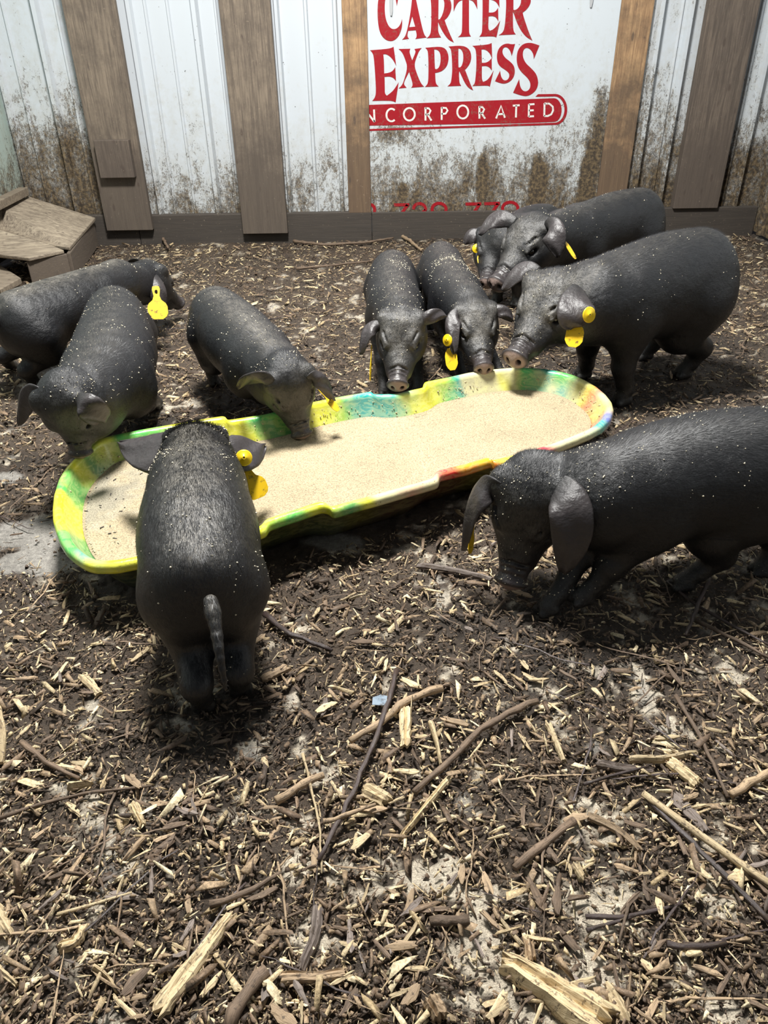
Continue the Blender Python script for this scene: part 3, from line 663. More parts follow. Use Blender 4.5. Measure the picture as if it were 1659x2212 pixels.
stick([(1265,2022),(1330,2004),(1370,1990)], 5, 'darkbark', 'short twig crossing under the reddish twig on the sand', name='twig', cat='twig')
stick([(1352,1970),(1345,2010),(1333,2055)], 4, 'bark', 'thin brown twig laid across the two crossed twigs on the sand', name='twig', cat='twig', lift=.006)
stick([(928,2003),(1012,2000)], 11, 'bark', 'short stubby piece of branch near the bottom of the bedding', taper=.95)
stick([(1436,2052),(1490,2062),(1562,2050)], 8, 'darkbark', 'short curved dark stick at the lower right on sand', taper=.8)
stick([(598,1740),(645,1712),(700,1685)], 9, 'tan', 'short barked pole piece left of the glossy dark stick', taper=.9)
stick([(700,1792),(745,1778),(812,1755)], 6, 'tan', 'small brown stick crossing the lower end of the glossy dark stick', lift=.010)
stick([(655,1640),(680,1740),(692,1800),(696,1898)], 3.5, 'pale', 'long thin pale stem left of the glossy dark stick', name='twig', cat='twig', lift=.004)
stick([(455,1963),(520,1948),(560,1925),(608,1895)], 8, 'bark', 'knobbly dark stick above the longest pale lath', taper=.6)
stick([(0,1778),(100,1742),(190,1722),(330,1705)], 4.5, 'bark', 'long thin brown twig at the left edge of the foreground', name='twig', cat='twig')
stick([(50,1612),(85,1645),(130,1672),(175,1692)], 6.5, 'bark', 'crooked brown twig above the long left edge twig', name='twig', cat='twig')
stick([(128,1985),(200,1965),(288,1937)], 4.5, 'pale', 'yellowish straw blade in the lower left bedding', name='straw_blade', cat='straw', kinks=False)
slab([(688,1965),(682,2030),(650,2100)], 26, 'greybark', 'grey brown curled bark strip beside the sandy patch', name='bark_strip', cat='bark', w2=18)
stick([(578,2108),(540,2140),(510,2185),(498,2230)], 15, 'bark', 'thick curved brown bark stick leaving the bottom edge', taper=1)
slab([(608,2118),(680,2122),(745,2112)], 24, 'tan', 'flat brown wood piece beside the thick curved bark stick', w2=20)
stick([(572,1335),(615,1372),(665,1395),(718,1415)], 7, 'darkbark', 'dark wet stick beside the hind legs of the pig seen from behind')
slab([(905,1226),(985,1240),(1060,1258)], 15, 'greybark', 'grey weathered lath pointing at the snout of the front right pig', w2=12)
stick([(1528,1262),(1505,1320),(1478,1385)], 5.5, 'darkbark', 'dark twig below the hind foot of the front right pig', name='twig', cat='twig', lift=.01)
stick([(1440,1262),(1500,1312),(1570,1350),(1662,1400)], 4, 'darkbark', 'thin dark twig running right from the hind foot of the front right pig', name='twig', cat='twig')
stick([(1500,1345),(1560,1372),(1662,1398+30)], 5, 'bark', 'brown twig below the front right pig by the right edge', name='twig', cat='twig')
slab([(970,1688),(915,1755),(862,1820)], 13, 'pale', 'long narrow pale splinter right of the glossy dark stick', w2=9)
slab([(876,1535),(876,1618)], 27, 'pale', 'upright broad pale chip between the glossy stick and the curved branch', w2=22)
slab([(930,1575),(943,1620),(952,1668)], 11, 'pale', 'thin pale splinter crossing the curved brown branch', w2=6, lift=.012)
slab([(1184,1570),(1217,1650)], 14, 'pale', 'pale upright splinter right of the curved branch', w2=10)
slab([(1358,1645),(1430,1648),(1500,1632)], 13, 'pale', 'pale knobbly splinter lying level near the right', w2=10)
slab([(1445,1652),(1505,1702)], 24, 'pale', 'broad pale chip under the level knobbly splinter', w2=26, lift=.002)
slab([(1288,1655),(1350,1668),(1410,1672)], 18, 'greybark', 'mauve grey bark strip right of the curved branch', w2=12, name='bark_strip', cat='bark')
stick([(1258,1708),(1320,1688),(1398,1668)], 4, 'darkbark', 'dark reddish twig touching the mauve bark strip', name='twig', cat='twig', lift=.006)
slab([(1452,1722),(1490,1765),(1522,1802)], 38, 'greybark', 'smooth leaf shaped mauve bark flake beside the pale straw stalk', w2=16, name='bark_flake', cat='bark', th=.004)
slab([(-14,1535),(2,1600),(-4,1660)], 34, 'pale', 'pale board end at the left edge of the foreground', w2=24)
slab([(-10,1975),(25,2030)], 40, 'pale', 'pale broad chip cut by the left edge lower down', w2=20)
slab([(-10,2090),(40,2135)], 14, 'pale', 'narrow pale chip at the left edge near the bottom', w2=9)
stick([(1030,458),(985,478),(930,500),(890,515)], 3, 'tan', 'thin straw stem leaning at the foot of the back wall', name='twig', cat='twig', lift=.03, ends=(.03, -.02))
stick([(868,516),(890,530),(910,548)], 4, 'tan', 'short tan stick behind the two small middle pigs')
stick([(635,525),(700,535),(790,530),(850,520)], 3.5, 'bark', 'long brown twig lying near the kick board', name='twig', cat='twig')
stick([(640,585),(720,578),(800,570)], 3, 'bark', 'brown twig left of the small middle pig rump', name='twig', cat='twig')
stick([(330,500),(350,520),(365,545)], 4, 'bark', 'short dark stick leaning by the foot of the left wide board', lift=.01)
slab([(180,1465),(215,1505)], 20, 'pale', 'pale square chip left of the pig seen from behind', w2=16)
slab([(150,1705),(200,1700)], 18, 'pale', 'pale wedge chip above the long left edge twig', w2=8)
slab([(290,1745),(310,1790)], 26, 'pale', 'rounded white chip under the long left edge twig', w2=14)
slab([(570,1470),(622,1445)], 20, 'tan', 'tan split chunk right of the hind legs of the rear view pig', w2=18)
slab([(790,1712),(838,1740)], 36, 'pale', 'square pale chip touching the glossy dark stick', w2=34, th=.010)
slab([(130,2055),(170,2045),(185,2010)], 24, 'pale', 'curved pale chip in the lower left bedding', w2=16)
slab([(205,2095),(240,2120),(255,2150)], 10, 'pale', 'thin white sliver right of the curved pale chip', w2=6)
slab([(1270,1770),(1330,1800),(1380,1845)], 14, 'tan', 'tan splinter on the sand left of the straight pale stalk', w2=10)
slab([(1238,1875),(1258,1910)], 22, 'pale', 'rounded pale chip alone on the sand', w2=16)
slab([(1310,2140),(1350,2212)], 30, 'pale', 'ragged pale splinter at the bottom edge beside the thick kindling', w2=24)
slab([(1140,2040),(1145,2085)], 24, 'tan', 'square tan chip above the thick pale kindling piece', w2=22)
slab([(930,2165),(955,2212)], 46, 'tan', 'rough brown wood chunk at the bottom edge', w2=34, th=.012)
slab([(1350,2200),(1360,2110)], 10, 'tan', 'narrow brown splinter standing near the thick kindling', w2=7)
# a scrap of plastic
b = MB(); pc = atz(820, 1518, .012); b.prism([(pc[0] - .014, pc[1] - .008, .014), (pc[0] + .012, pc[1] - .014, .018), (pc[0] + .015, pc[1] + .006, .022), (pc[0] + .002, pc[1] + .012, .020), (pc[0] - .013, pc[1] + .010, .015)], (0, 0, .0015))
tag(b.build('plastic_scrap', mat_plain('grey_blue_plastic', (.22, .28, .34), .25, dirt=(60, .5, .7)), origin=(pc[0], pc[1], .01)), 'small torn scrap of grey blue plastic by the glossy dark stick', 'scrap')

# extra twigs that look alike
tw = []
for k in range(5):
    b = MB(); n = 9; x = np.linspace(-.5, .5, n); c1, c2 = random.uniform(-.1, .1), random.uniform(2, 5)
    b.tube(np.stack([x, c1 * np.sin(x * c2) + .012 * rng.normal(size=n), .012 * rng.normal(size=n)], 1), .014 * np.linspace(1, .55, n) * (1 + .15 * rng.normal(size=n)), 6)
    o_ = b.build('twig', None, smooth=True); add_grain(o_.data, np.array([v.co[:] for v in o_.data.vertices]) * .12); tw.append(o_.data); bpy.data.objects.remove(o_)
twv = {(k, m): None for k in range(5) for m in ('bark', 'darkbark', 'tan')}
for (k, m) in twv:
    c_ = tw[k].copy(); c_.materials.append(MATS[m]); twv[(k, m)] = c_
n_c = 0
while n_c < 90:
    py = rng.uniform(520, 2200); px = rng.uniform(5, 1655); g = atz(px, py, 0)
    if in_tub(np.array([g[0]]), np.array([g[1]]), .05)[0] or g[0] < XL + .5 and g[1] > 3 or g[0] > XR - .15 or g[1] > 4.6: continue
    m = str(rng.choice(['bark', 'darkbark', 'tan'])); o = bpy.data.objects.new('twig', twv[(int(rng.integers(5)), m)])
    L = float(rng.uniform(.07, .17)) * (1 + .25 * g[1]); o.scale = (L, L * .9, L * .5); o.location = (g[0], g[1], float(gh(g[0], g[1])) + .010)
    o.rotation_euler = (0, rng.normal(0, .03), rng.uniform(0, 6.28)); link(o)
    nm = {'bark': 'brown', 'darkbark': 'blackish', 'tan': 'tan'}[m]; tag(o, f'loose thin {nm} twig scattered on the wood chip bedding', 'twig', f'loose {nm} twigs'); n_c += 1

# ================================================================== SIGN with lettering
ysg = YW - 0.032
def s2w(p, crop, y):
    x0, y0, sc = crop; return aty(x0 + p[0] / sc, y0 + p[1] / sc, y)
sgn = empty('lettered_sign', (SG[0], ysg, ZB)); OSG = np.array([SG[0], ysg, ZB])
tag(sgn, 'white dirty trailer panel with red lettering fixed between two studs', 'sign')
b = MB()
sr0 = wx(1290, 414, ysg); sr1 = aty(1343, 0, ysg)[0]
b.prism([(SG[0] - .005, ysg, ZB - .03), (sr0, ysg, ZB - .03), (sr1 + .0, ysg, 1.25), (sr1, ysg, 1.75), (SG[0] - .005, ysg, 1.75)], (0, .006, 0))
b.build('sign_panel', MATS['sign'], sgn, origin=OSG, bevel=.0015)
def mat_letter(name, col):
    n = NT(name); c = n.coord(); 
    w = n.ramp(n.noise(c, 60, 8, .8), [(.50, 0.0), (.64, .8)]); big = n.ramp(n.noise(c, 6, 3), [(.45, .15), (.62, 1.0)])
    n.P(Base_Color=n.mix(n.math('MULTIPLY', w, big), col, (.16, .11, .08)), Roughness=.4); return n.m
LR = mat_letter('red_vinyl', (.32, .006, .014)); LW = mat_letter('white_vinyl', (.72, .70, .66))
C1 = (790, 0, 3.6867)
def chaikin(P, n=1):
    return P
def flat_poly(name, poly, holes, y, mat, parent, crop=C1, th=.0012):
    """polygon with holes, filled by bmesh triangulation, thin plate"""
    cu_ = bpy.data.curves.new(name, 'CURVE'); cu_.dimensions = '2D'; cu_.fill_mode = 'BOTH'; cu_.extrude = th / 2
    for P in [poly] + list(holes):
        w = [s2w(p, crop, y) for p in P]; sp = cu_.splines.new('POLY'); sp.points.add(len(w) - 1)
        for q, v in zip(sp.points, w): q.co = (v[0] - SG[0], v[2] - ZB, 0, 1)
        sp.use_cyclic_u = True
    o = bpy.data.objects.new(name, cu_); link(o, parent); o.rotation_euler = (math.pi / 2, 0, 0); o.location = (0, y - ysg, 0)
    cu_.materials.append(mat)
    dg = bpy.context.evaluated_depsgraph_get(); me = bpy.data.meshes.new_from_object(o.evaluated_get(dg))
    bpy.data.objects.remove(o); o = bpy.data.objects.new(name, me); link(o, parent); o.rotation_euler = (math.pi / 2, 0, 0); o.location = (0, y - ysg, 0)
    if not me.materials: me.materials.append(mat)
    return o
def rnd(P, it=2):
    """round off a traced outline while keeping sharp tips: corner cutting only where the turn is gentle"""
    P = [np.array(p, float) for p in P]
    for _ in range(it):
        out = []; n = len(P)
        for i in range(n):
            a, b_, c = P[i - 1], P[i], P[(i + 1) % n]; u = b_ - a; v = c - b_
            cosv = (u @ v) / (np.linalg.norm(u) * np.linalg.norm(v) + 1e-9)
            if cosv > .45: out += [b_ * .75 + a * .25, b_ * .75 + c * .25]
            else: out.append(b_)
        P = out
    return [tuple(p) for p in P]
letters = {
 'C': ([(290,150),(291,200),(280,250),(258,295),(222,325),(185,328),(145,308),(112,260),(97,180),(93,90),(98,0),(118,-70),(160,-112),(205,-125),(252,-108),(262,-30),(248,48),(240,0),(225,-50),(200,-78),(175,-60),(155,-10),(150,60),(155,130),(172,190),(200,228),(235,233),(262,215),(280,185)], []),
 'A': ([(370,-25),(396,-25),(425,110),(452,230),(468,280),(485,298),(395,310),(404,298),(406,272),(398,240),(338,245),(332,275),(334,296),(345,308),(290,316),(310,295),(325,260),(345,170),(362,60)], [[(370,130),(346,216),(394,212)]]),
 'R': ([(500,-60),(600,-60),(655,-35),(683,20),(682,80),(655,135),(628,160),(642,200),(672,275),(702,338),(660,318),(620,265),(590,210),(577,175),(575,235),(582,268),(600,298),(485,304),(508,285),(520,250),(523,150),(521,0)], [[(580,-35),(608,-22),(626,10),(626,60),(612,115),(592,152),(578,156)]]),
 'T': ([(700,-20),(885,-35),(889,75),(872,35),(850,5),(822,-2),(822,240),(826,272),(838,290),(735,295),(760,275),(768,240),(770,0),(742,10),(718,45),(700,92)], []),
 'E': ([(905,-40),(1062,-50),(1065,60),(1045,22),(1018,2),(982,-5),(980,100),(1012,100),(1036,90),(1054,62),(1056,170),(1038,138),(1012,127),(979,130),(974,225),(988,245),(1015,235),(1045,205),(1070,165),(1040,298),(1020,288),(905,292),(922,270),(928,240),(932,0),(925,-25)], []),
 'R.': ([(1080,-70),(1230,-78),(1298,-50),(1318,0),(1305,45),(1275,82),(1250,100),(1256,130),(1276,190),(1300,260),(1327,323),(1285,300),(1245,258),(1205,185),(1182,115),(1172,95),(1172,200),(1178,252),(1195,273),(1060,280),(1090,260),(1105,225),(1115,130),(1120,0),(1108,-42)], [[(1176,-40),(1213,-38),(1238,-10),(1235,32),(1215,65),(1192,80),(1176,78)]]),
 'E.': ([(35,400),(190,388),(222,372),(243,525),(222,482),(192,447),(160,430),(140,432),(145,480),(147,585),(185,580),(215,565),(235,535),(241,645),(222,620),(190,608),(150,612),(152,700),(152,745),(168,762),(192,745),(225,715),(262,655),(238,815),(205,800),(52,803),(72,780),(82,740),(78,640),(70,520),(62,440),(50,415)], []),
 'X': ([(262,390),(355,388),(348,405),(352,430),(370,480),(392,430),(398,408),(388,390),(445,382),(425,405),(408,445),(385,515),(408,590),(440,665),(465,690),(362,698),(374,682),(371,652),(345,572),(308,645),(303,672),(325,698),(262,704),(288,680),(305,640),(334,535),(312,465),(290,415)], []),
 'P': ([(475,380),(590,370),(635,385),(658,430),(660,480),(645,530),(610,565),(570,578),(553,580),(555,640),(561,670),(580,688),(472,692),(492,670),(498,640),(500,560),(498,440),(492,398)], [[(546,393),(572,396),(593,420),(598,480),(588,530),(567,552),(552,548),(548,480)]]),
 'R..': ([(660,370),(760,362),(808,377),(835,410),(842,460),(830,505),(806,540),(790,555),(805,592),(830,660),(856,720),(820,702),(790,662),(762,602),(745,565),(742,590),(745,640),(748,663),(760,683),(652,687),(676,665),(683,630),(690,560),(685,440),(678,388)], [[(738,385),(758,390),(775,420),(778,470),(768,518),(752,538),(739,536),(737,470)]]),
 'E..': ([(850,365),(975,355),(1003,342),(1007,470),(990,427),(965,402),(940,392),(922,394),(925,500),(955,500),(982,487),(1003,462),(1004,562),(987,537),(960,524),(925,527),(924,630),(935,652),(965,640),(990,612),(1018,562),(988,690),(975,680),(850,685),(868,665),(874,630),(882,520),(880,420),(870,380)], []),
 'S': ([(1189,350),(1163,445),(1150,402),(1127,376),(1103,375),(1088,396),(1090,430),(1112,462),(1150,490),(1180,522),(1189,565),(1180,612),(1150,650),(1105,668),(1065,660),(1030,646),(1070,563),(1077,610),(1097,640),(1125,640),(1144,615),(1142,583),(1118,560),(1070,530),(1048,495),(1043,440),(1057,388),(1090,355),(1130,345),(1162,353)], []),
 'S.': ([(1383,362),(1339,470),(1334,425),(1308,388),(1275,378),(1252,402),(1250,450),(1272,502),(1320,545),(1360,590),(1375,650),(1365,705),(1330,745),(1282,768),(1230,758),(1174,738),(1222,630),(1229,690),(1252,725),(1285,728),(1310,702),(1312,660),(1290,620),(1240,575),(1210,530),(1200,470),(1210,398),(1250,350),(1305,338),(1350,350)], []),
}
yl = ysg - .0012
for k, (p, hs) in letters.items():
    flat_poly('letter', rnd(p, 2), [rnd(h, 1) for h in hs], yl, LR, sgn)
arc = [(1500 + 60 * math.sin(a) * 1.0, 876 - 94 * math.cos(a)) for a in np.linspace(0, math.pi, 14)]
flat_poly('red_band', [(8,836)] + [(x, y) for x, y in arc] + [(1200,982),(8,1000)], [], yl, LR, sgn)
def ring(cx, cy, rx, ry, n=16): return [(cx + rx * math.sin(a), cy - ry * math.cos(a)) for a in np.linspace(0, math.pi, n)]
oo = ring(1510, 871, 95, 123); ii_ = ring(1505, 872, 78, 105)
flat_poly('red_outline', [(1352,770),(1372,750)] + oo + [(8,1043),(8,1028)] + ii_[::-1], [], yl, LR, sgn)
def strokes(name, segs, w, y, mat, parent, crop=C1):
    """writing drawn with an even pen: each stroke a polyline widened to w, joined into one letter"""
    b = MB()
    for sg in segs:
        P = np.array(sg, float); n = len(P); Tn = np.gradient(P, axis=0); Tn /= np.linalg.norm(Tn, axis=1)[:, None]; Nn = np.stack([-Tn[:, 1], Tn[:, 0]], 1) * w / 2
        A = [s2w(p, crop, y) for p in P + Nn]; B_ = [s2w(p, crop, y) for p in P - Nn]
        V = A + B_; V += [v + np.array([0, .0008, 0]) for v in V]
        F = [(i, i + 1, n + i + 1, n + i) for i in range(n - 1)] + [(2*n+i, 3*n+i, 3*n+i+1, 2*n+i+1) for i in range(n - 1)]
        b.add(V, F)
    return b.build(name, mat, parent, origin=OSG)
def ell(cx, cy, rx, ry, a0=0, a1=360, n=20): return [(cx + rx * math.cos(math.radians(a)), cy + ry * math.sin(math.radians(a))) for a in np.linspace(a0, a1, n)]
yw_ = ysg - .0024
def Rl(x, y0, y1, w): return [[(x, y0), (x, y1)], [(x, y0 + 6), (x + w * .55, y0 + 8), (x + w * .85, y0 + (y1 - y0) * .25), (x + w * .55, (y0 + y1) / 2 + 3), (x, (y0 + y1) / 2 + 5)], [(x + w * .35, (y0 + y1) / 2 + 4), (x + w, y1)]]
white = [
 [[(14,885),(18,905),(70,970)], [(70,970),(66,872)]],
 [ell(205, 916, 40, 50, -50, -310)],
 [ell(347, 910, 44, 50)],
 Rl(476, 855, 960, 48),
 [[(605,853),(605,955)], [(605,858),(640,860),(652,880),(636,905),(605,907)]],
 [ell(773, 892, 44, 52)],
 Rl(905, 846, 945, 46),
 [[(1038,943),(1078,842),(1108,938)], [(1054,910),(1098,907)]],
 [[(1172,842),(1226,838)], [(1199,840),(1196,936)]],
 [[(1300,830),(1298,930)], [(1300,832),(1344,829)], [(1300,880),(1338,878)], [(1298,928),(1340,925)]],
 [[(1424,822),(1422,926)], [(1424,824),(1462,826),(1490,850),(1492,880),(1478,910),(1450,924),(1422,924)]],
]
for segs in white: strokes('letter', segs, 15, yw_, LW, sgn)
C4 = (790, 380, 3.318)
for segs in ([[(202,208),(312,206)], [(300,208),(262,262)]], [ell(385, 240, 44, 42, 180, 370, 12), [(428,245),(390,275)]], [ell(526, 238, 50, 42, 160, 380, 14)],
             [[(715,202),(828,200)], [(815,203),(775,262)]], [[(850,200),(962,196)], [(948,200),(905,262)]], [ell(1036, 232, 55, 44, 160, 380, 14)], [ell(35, 245, 30, 40, 180, 380, 8)]):
    strokes('digit', segs, 22, yl - .0006, LR, sgn, C4)
# two hinge straps at the sign's top edge
for (cx, cyb) in ((845, 34), (1276, 16)):
    b = MB(); p0 = aty(cx, cyb, ysg - .006); wv_ = .013
    pts = [(p0[0] + dx, ysg - .008, p0[2] + dz) for dx, dz in ((-.004, 0), (.004, 0), (.008, .02), (wv_, .2), (-wv_, .2), (-.008, .02))]
    b.prism(pts, (0, .005, 0)); b.build('hinge_strap', mat_plain('galvanised', (.42, .43, .44), .45), sgn, origin=OSG, bevel=.001)

# ================================================================== low plywood shelter, left
sh = empty('plywood_shelter', (-1.9, 4.0, 0)); OSH = np.array([-1.9, 4.0, 0.0]); tag(sh, 'low weathered plywood box with cracked lid against the left wall', 'box')
zl = .155
def atx(px, py, x=XL + .015):
    d = ray(px, py); return CP + d * x / d[0]
def plate(name, pts, th, mat, parent, org, label=None, dv=None):
    b = MB(); b.prism(pts, dv if dv is not None else (0, 0, -th)); o = b.build(name, mat, parent, origin=org, bevel=.004)
    if label: o['label'] = label
    return o
A_ = aty(62, 424, 4.785); B_ = atz(206, 470, zl + .003); C_ = atz(150, 534, zl); D_ = atz(112, 529, zl); E_ = atz(8, 496, zl + .02); E2 = atz(-60, 478, zl); A2 = atz(-60, 440+5, zl)
A2 = atx(4, 449); E2 = atx(-30, 486)
plate('lid_board', [A_, A2, E2, E_, D_, C_, B_], .018, MATS['ply'], sh, OSH, 'larger back piece of the cracked lid')
F1 = atz(138, 540, zl); F2 = atz(62, 557, zl - .01); F3 = atz(0, 549, zl - .01); F4 = atx(-38, 545); e2 = E2 - np.array([0, .008, 0]); 
plate('lid_board', [E2 - np.array([0, .012, 0]), F4, F3, F2, F1, D_ - np.array([-.01, .012, 0]), E_ - np.array([0, .012, 0])], .018, MATS['ply'], sh, OSH, 'smaller front piece of the cracked lid')
Cc = np.array(B_) + np.array([-.03, -.01, -.02]); Ff_ = np.array(F1) + np.array([-.0, .02, -.02]); Fl = np.array(F2) + np.array([-.03, .03, -.02])
def vpanel(a, b_, th=.02):
    n_ = np.array([b_[1] - a[1], a[0] - b_[0], 0]); n_ = n_ / np.linalg.norm(n_) * th
    return [(a[0], a[1], a[2]), (b_[0], b_[1], b_[2]), (b_[0], b_[1], 0.0), (a[0], a[1], 0.0)], -n_
q, nn = vpanel(Cc, Ff_); plate('side_panel', q, 0, MATS['ply_side'], sh, OSH, dv=nn)
q, nn = vpanel(Ff_, Fl); plate('side_panel', q, 0, MATS['ply_side'], sh, OSH, dv=nn)
bk = np.array([Cc[0] - .0, 4.72, zl - .02]); 
g0 = atz(45, 600, .05); g1 = atz(0, 572, .06); g2 = atz(-60, 585, .06); g3 = atz(0, 625, .05)
plate('floor_board', [g0, g1, g2, g3], .03, MATS['ply'], sh, OSH, 'floor board sticking out of the opening')
b = MB(); L0 = atz(60, 404, .33); L1 = atz(-10, 438, .33); 
b.prism([(XL + .001, L0[1], .33), (L0[0], L0[1], .33), (L1[0], L1[1], .33), (XL + .001, L1[1], .33)], (0, 0, -.045)); tag(b.build('ledge_board', MATS['ply'], origin=(XL + .05, 4.2, .33), bevel=.004), 'narrow ledge board fixed along the left green sheet above the plywood box', 'board')

# ================================================================== PIGS
def unit(v): v = np.asarray(v, float); return v / (np.linalg.norm(v) + 1e-12)
class Field:
    def __init__(s, lo, hi, h):
        s.h = h; s.lo = np.asarray(lo, float); s.n = np.ceil((np.asarray(hi) - s.lo) / h).astype(int) + 1
        s.ax = [s.lo[i] + h * np.arange(s.n[i]) for i in range(3)]; s.D = np.full(tuple(s.n), .05, np.float32)
    def sl(s, lo, hi):
        a = np.clip(np.floor((lo - s.lo) / s.h).astype(int), 0, s.n - 1); b = np.clip(np.ceil((hi - s.lo) / s.h).astype(int) + 1, 1, s.n)
        if (b <= a).any(): return None, None
        X = np.meshgrid(*[s.ax[i][a[i]:b[i]].astype(np.float32) for i in range(3)], indexing='ij')
        return (slice(a[0], b[0]), slice(a[1], b[1]), slice(a[2], b[2])), X
    def merge(s, S, d, k, op):
        a = s.D[S]; d = d.astype(np.float32)
        if op == '+':
            h = np.clip(.5 + .5 * (a - d) / k, 0, 1); s.D[S] = a * (1 - h) + d * h - k * h * (1 - h)
        else:
            h = np.clip(.5 - .5 * (a + d) / k, 0, 1); s.D[S] = a * (1 - h) - d * h + k * h * (1 - h)
    def ell(s, c, r, R=None, k=.03, op='+'):
        c = np.asarray(c, float); r = np.asarray(r, float); m = r.max() + k + .012
        S, X = s.sl(c - m, c + m)
        if S is None: return
        P = [X[i] - c[i] for i in range(3)]
        if R is not None: P = [P[0] * R[0, i] + P[1] * R[1, i] + P[2] * R[2, i] for i in range(3)]
        k0 = np.sqrt((P[0] / r[0]) ** 2 + (P[1] / r[1]) ** 2 + (P[2] / r[2]) ** 2) + 1e-6
        k1 = np.sqrt((P[0] / r[0] ** 2) ** 2 + (P[1] / r[1] ** 2) ** 2 + (P[2] / r[2] ** 2) ** 2) + 1e-6
        s.merge(S, k0 * (k0 - 1) / k1, k, op)
    def cone(s, a, b, r1, r2, k=.02, op='+'):
        a = np.asarray(a, float); b = np.asarray(b, float); m = max(r1, r2) + k + .012
        S, X = s.sl(np.minimum(a, b) - m, np.maximum(a, b) + m)
        if S is None: return
        ab = b - a; L = ab @ ab + 1e-9; t = ((X[0] - a[0]) * ab[0] + (X[1] - a[1]) * ab[1] + (X[2] - a[2]) * ab[2]) / L; t = np.clip(t, 0, 1)
        d = np.sqrt((X[0] - a[0] - t * ab[0]) ** 2 + (X[1] - a[1] - t * ab[1]) ** 2 + (X[2] - a[2] - t * ab[2]) ** 2) - (r1 + (r2 - r1) * t)
        s.merge(S, d, k, op)
    def mesh(s):
        D = s.D; I = D < 0; n = D.shape
        cs = [(i, j, k) for i in (0, 1) for j in (0, 1) for k in (0, 1)]
        def C(a, o): return a[o[0]:n[0]-1+o[0], o[1]:n[1]-1+o[1], o[2]:n[2]-1+o[2]]
        cnt = sum(C(I, o).astype(np.int8) for o in cs); act = (cnt > 0) & (cnt < 8); ci = np.argwhere(act)
        acc = np.zeros((len(ci), 3)); num = np.zeros(len(ci))
        for a in cs:
            for ax in range(3):
                if a[ax]: continue
                b = list(a); b[ax] = 1
                da = D[ci[:, 0] + a[0], ci[:, 1] + a[1], ci[:, 2] + a[2]]; db = D[ci[:, 0] + b[0], ci[:, 1] + b[1], ci[:, 2] + b[2]]
                m = (da < 0) != (db < 0); t = np.where(m, da / (da - db + 1e-12), 0); p = np.tile(np.array(a, float), (len(ci), 1)); p[:, ax] += t
                acc += p * m[:, None]; num += m
        V = (ci + acc / num[:, None]) * s.h + s.lo
        id_ = -np.ones(act.shape, np.int64); id_[act] = np.arange(len(ci)); F = []
        for ax in range(3):
            o1, o2 = [(1, 2), (2, 0), (0, 1)][ax]
            sl0 = [slice(1, n[i] - 1) for i in range(3)]; sl1 = list(sl0); sl0[ax] = slice(0, n[ax] - 1); sl1[ax] = slice(1, n[ax])
            a = I[tuple(sl0)]; b = I[tuple(sl1)]; e = np.argwhere(a != b); fl = a[tuple(e.T)]
            base = e + np.array([0 if i == ax else 1 for i in range(3)])
            def cell(d1, d2):
                c = base.copy(); c[:, o1] -= d1; c[:, o2] -= d2; return id_[tuple(c.T)]
            q = np.stack([cell(1, 1), cell(0, 1), cell(0, 0), cell(1, 0)], 1)
            q = np.where(fl[:, None], q, q[:, ::-1]); F.append(q)
        F = np.concatenate(F); F = F[(F >= 0).all(1)]
        return V, F

def mat_pig():
    n = NT('black_pig_skin'); fur = n.attr('Fur', 'Vector'); c = n.coord()
    mp = n.node('ShaderNodeMapping'); n.t.links.new(fur, mp.inputs[0]); mp.inputs['Scale'].default_value = (.13, 1, 1)
    st = n.noise(mp.outputs[0], 330, 4, .75); st2 = n.noise(mp.outputs[0], 900, 2, .6); sk = n.noise(c, 16, 4, .6)
    h = n.math('ADD', n.math('MULTIPLY', st, .6), n.math('MULTIPLY', st2, .4))
    m = n.sep(n.attr('Mask'))
    col = n.mix(n.ramp(h, [(.36, 0.0), (.68, 1.0)]), (.0040, .0045, .0060), (.0090, .0098, .0120))
    col = n.mix(n.ramp(sk, [(.35, 0.0), (.7, .35)]), col, (.014, .0125, .0115))
    dust = n.math('MULTIPLY', m[1], n.ramp(n.math('ADD', n.math('MULTIPLY', h, .5), n.math('MULTIPLY', n.noise(c, 26, 4, .7), .5)), [(.38, 0.0), (.62, 1.0)]))
    col = n.mix(dust, col, (.17, .155, .13))
    col = n.mix(m[0], col, n.mix(n.noise(c, 90, 3), (.026, .023, .024), (.062, .050, .050)))     # bare ear and snout skin
    col = n.mix(n.math('MULTIPLY', m[2], .7), col, (.36, .26, .22))     # pinkish snout disc
    rgh = n.mix(m[0], n.ramp(h, [(.3, .36), (.7, .50)]), .40)
    bmp = n.bump(h, n.math('MULTIPLY', n.math('SUBTRACT', 1.0, n.math('MULTIPLY', m[0], .7)), .55), .0035)
    bmp = n.bump(sk, .5, .014, bmp)
    n.P(Base_Color=col, Roughness=rgh, Normal=bmp); n.b.inputs['Specular IOR Level'].default_value = .55
    
    return n.m
MPIG = mat_pig()
MEYE = mat_plain('wet_dark_eye', (.012, .008, .006), .08, .8)
MHAIR = mat_plain('black_bristle', (.0085, .009, .011), .46, .5)
MCRUMB = mat_plain('meal_crumb', (.78, .70, .52), .6)
MTAG = mat_plain('yellow_tag_plastic', (.74, .47, .010), .38, dirt=(70, .56, .85))
MTAGB = mat_plain('yellow_button_plastic', (.76, .52, .012), .35, dirt=(110, .64, .6))

